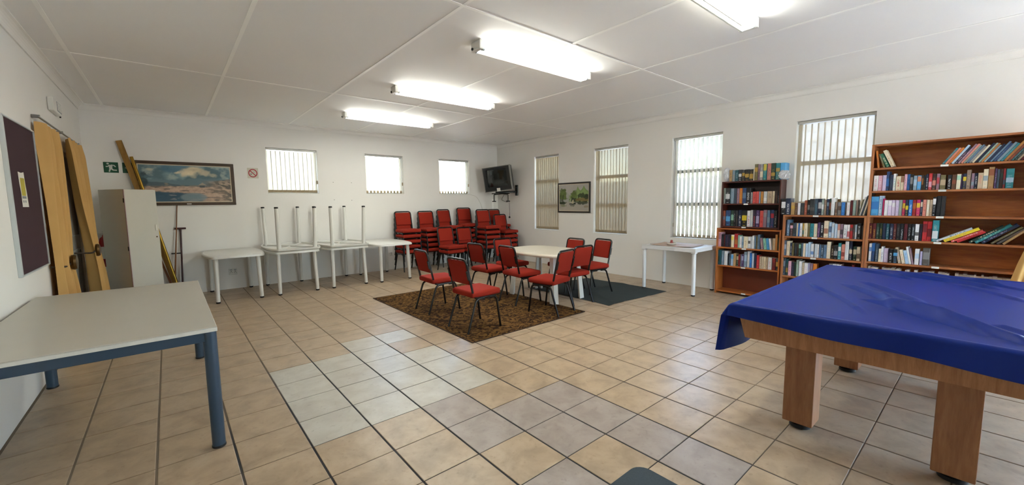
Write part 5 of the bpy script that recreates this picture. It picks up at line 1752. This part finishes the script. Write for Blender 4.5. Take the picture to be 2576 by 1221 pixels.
for y_ in (-1.08, 0, 1.1):
    bm = new_bm(); box(bm, -.049, .006, y_ - .010, y_ + .010, -.006, .022, .002, 1); obj('bracket', bm, M['steel'], t)
curtain('ochre curtain at the right edge beside the tall bookcase', RX, -1, [(2.30, -3.42, -2.99, .42, .035), (1.5, -3.42, -2.965, .42, .035), (.95, -3.35, -2.79, .42, .03), (.8, -3.35, -2.755, .42, .03), (.5, -3.4, -2.70, .43, .04), (.02, -3.42, -2.66, .44, .05)], 5.5, 8)
t = thing('curtain_rod', 'curtain rod over the garden door at the right edge', 'rail', (RX - .42, -4.1, 2.33))
bm = new_bm(); tube(bm, [(0, -1.2, 0), (0, 1.15, 0)], .012, 10); obj('rod', bm, M['steel'], t, 50)
for y_ in (-1.1, 1.1):
    bm = new_bm(); box(bm, -.01, .42, y_ - .012, y_ + .012, -.008, .008, .002, 1); obj('bracket', bm, M['steel'], t)

# ---------------------------------------------------------------- television on its bracket
tvn = Vector((-.90, -.43, -.13)).normalized()
q = tvn.to_track_quat('Y', 'Z')          # local +y = screen normal
t = thing('television', 'old silver and black box television hung in the far corner', 'television', (6.02, 5.37, 2.035))
t.rotation_mode = 'QUATERNION'
from mathutils import Quaternion
t.rotation_quaternion = q @ Quaternion((0, 1, 0), .085)
w2, h2 = .375, .305
bm = new_bm()
ring_prism(bm, [(-w2, -h2), (w2, -h2), (w2, h2), (-w2, h2)], [(-w2 + .016, -h2 + .016), (w2 - .016, -h2 + .016), (w2 - .016, h2 - .016), (-w2 + .016, h2 - .016)], 0, .075)
for v in bm.verts: v.co = (v.co.x, v.co.z - .075, v.co.y)
obj('silver_bezel', bm, M['tv_silver'], t)
bm = new_bm()
ring_prism(bm, [(-w2 + .016, -h2 + .016), (w2 - .016, -h2 + .016), (w2 - .016, h2 - .016), (-w2 + .016, h2 - .016)], [(-.275, -.185), (.275, -.185), (.275, .235), (-.275, .235)], 0, .02)
for v in bm.verts: v.co = (v.co.x, v.co.z - .022, v.co.y)
obj('front_panel', bm, M['tv_black'], t)
nn = 17
P = np.zeros((nn, nn, 3))
for i in range(nn):
    for j in range(nn):
        u, v = i / (nn - 1) * 2 - 1, j / (nn - 1) * 2 - 1
        P[i, j] = (u * .275, -.032 + .022 * (1 - .5 * (u * u + v * v)), .025 + v * .21)
obj_me('screen', grid_mesh('screen', P), M['tv_screen'], t, 60)
bm = new_bm()
sec = [(0, w2 - .01, h2 - .01), (-.10, w2 - .02, h2 - .02), (-.22, .24, .21), (-.36, .17, .15), (-.40, .15, .13)]
rings = [[bm.verts.new((sx * a_, y_ - .075, sz * b_)) for sx, sz in ((-1, -1), (1, -1), (1, 1), (-1, 1))] for y_, a_, b_ in sec]
for A, B in zip(rings, rings[1:]):
    for i in range(4): bm.faces.new((A[i], A[(i + 1) % 4], B[(i + 1) % 4], B[i]))
bm.faces.new(rings[0]); bm.faces.new(rings[-1][::-1])
obj('rear_housing', bm, M['tv_black'], t)
bm = new_bm(); box(bm, -.055, .035, .001, .016, -.31, -.225, .004, 1); obj('white_receiver', bm, M['paper'], t)
bm = new_bm(); box(bm, -.32, .32, -.02, -.002, -.265, -.25, .002, 1); obj('control_strip', bm, M['black_cap'], t)

t = thing('tv_bracket', 'black wall bracket with dangling arms under the television', 'bracket', (RX, 5.23, 1.70))
bm = new_bm(); box(bm, -.03, -.0005, -.055, .055, -.075, .19, .012, 2); obj('wall_plate', bm, M['black_metal'], t)
bm = new_bm(); tube(bm, [(-.03, 0, .02), (-.28, .06, .012), (-.52, .22, .0)], .028, 10); obj('arm', bm, M['black_metal'], t, 50)
bm = new_bm(); box(bm, -.60, -.26, -.02, .28, -.035, -.012, .006, 1); obj('tray', bm, M['black_metal'], t)
for (x_, y_) in ((-.46, .36), (-.40, -.12)):
    bm = new_bm()
    tube(bm, fillet([(-.40, .10, -.03), (x_, y_, -.045), (x_, y_, -.20)], .02), .012, 8)
    arm_ = obj('hanging_arm', bm, M['black_metal'], t, 50)
    bm = new_bm(); box(bm, x_ - .045, x_ + .045, y_ - .03, y_ + .03, -.225, -.20, .006, 1); obj('arm_foot', bm, M['black_metal'], arm_)
t = thing('power_cable', 'black television cable with plug dangling beside the corner', 'cable', (6.27, 5.20, 1.10))
bm = new_bm(); tube(bm, fillet([(-.05, .12, .57), (-.10, .20, .42), (-.02, .06, .36), (.0, .01, .40), (.0, .0, .2), (.01, .0, .02)], .05), .0045, 6); obj('cord', bm, M['black_cap'], t, 50)
bm = new_bm(); lathe(bm, [(.008, .02), (.024, .0), (.024, -.02), (.010, -.035)], 12); obj('plug', bm, M['black_cap'], t, 40)
bm = new_bm(); tube(bm, fillet([(5.665, BY - .006, 1.665), (5.86, BY - .006, 1.62), (5.98, BY - .006, 1.45), (6.05, BY - .006, 1.25), (6.08, BY - .006, .95)], .08), .004, 6)
tag(obj('aerial_cable', bm, M['cable_white'], None, 50), 'thin pale cable running down the back wall beside the television', 'cable')
bm = new_bm(); box(bm, RX - .20, RX - .14, BY - .018, BY - .0005, .3, 1.55, .003, 1)
tag(obj('cable_trunking', bm, M['strip']), 'pale vertical cable trunking on the back wall below the television', 'trunking')
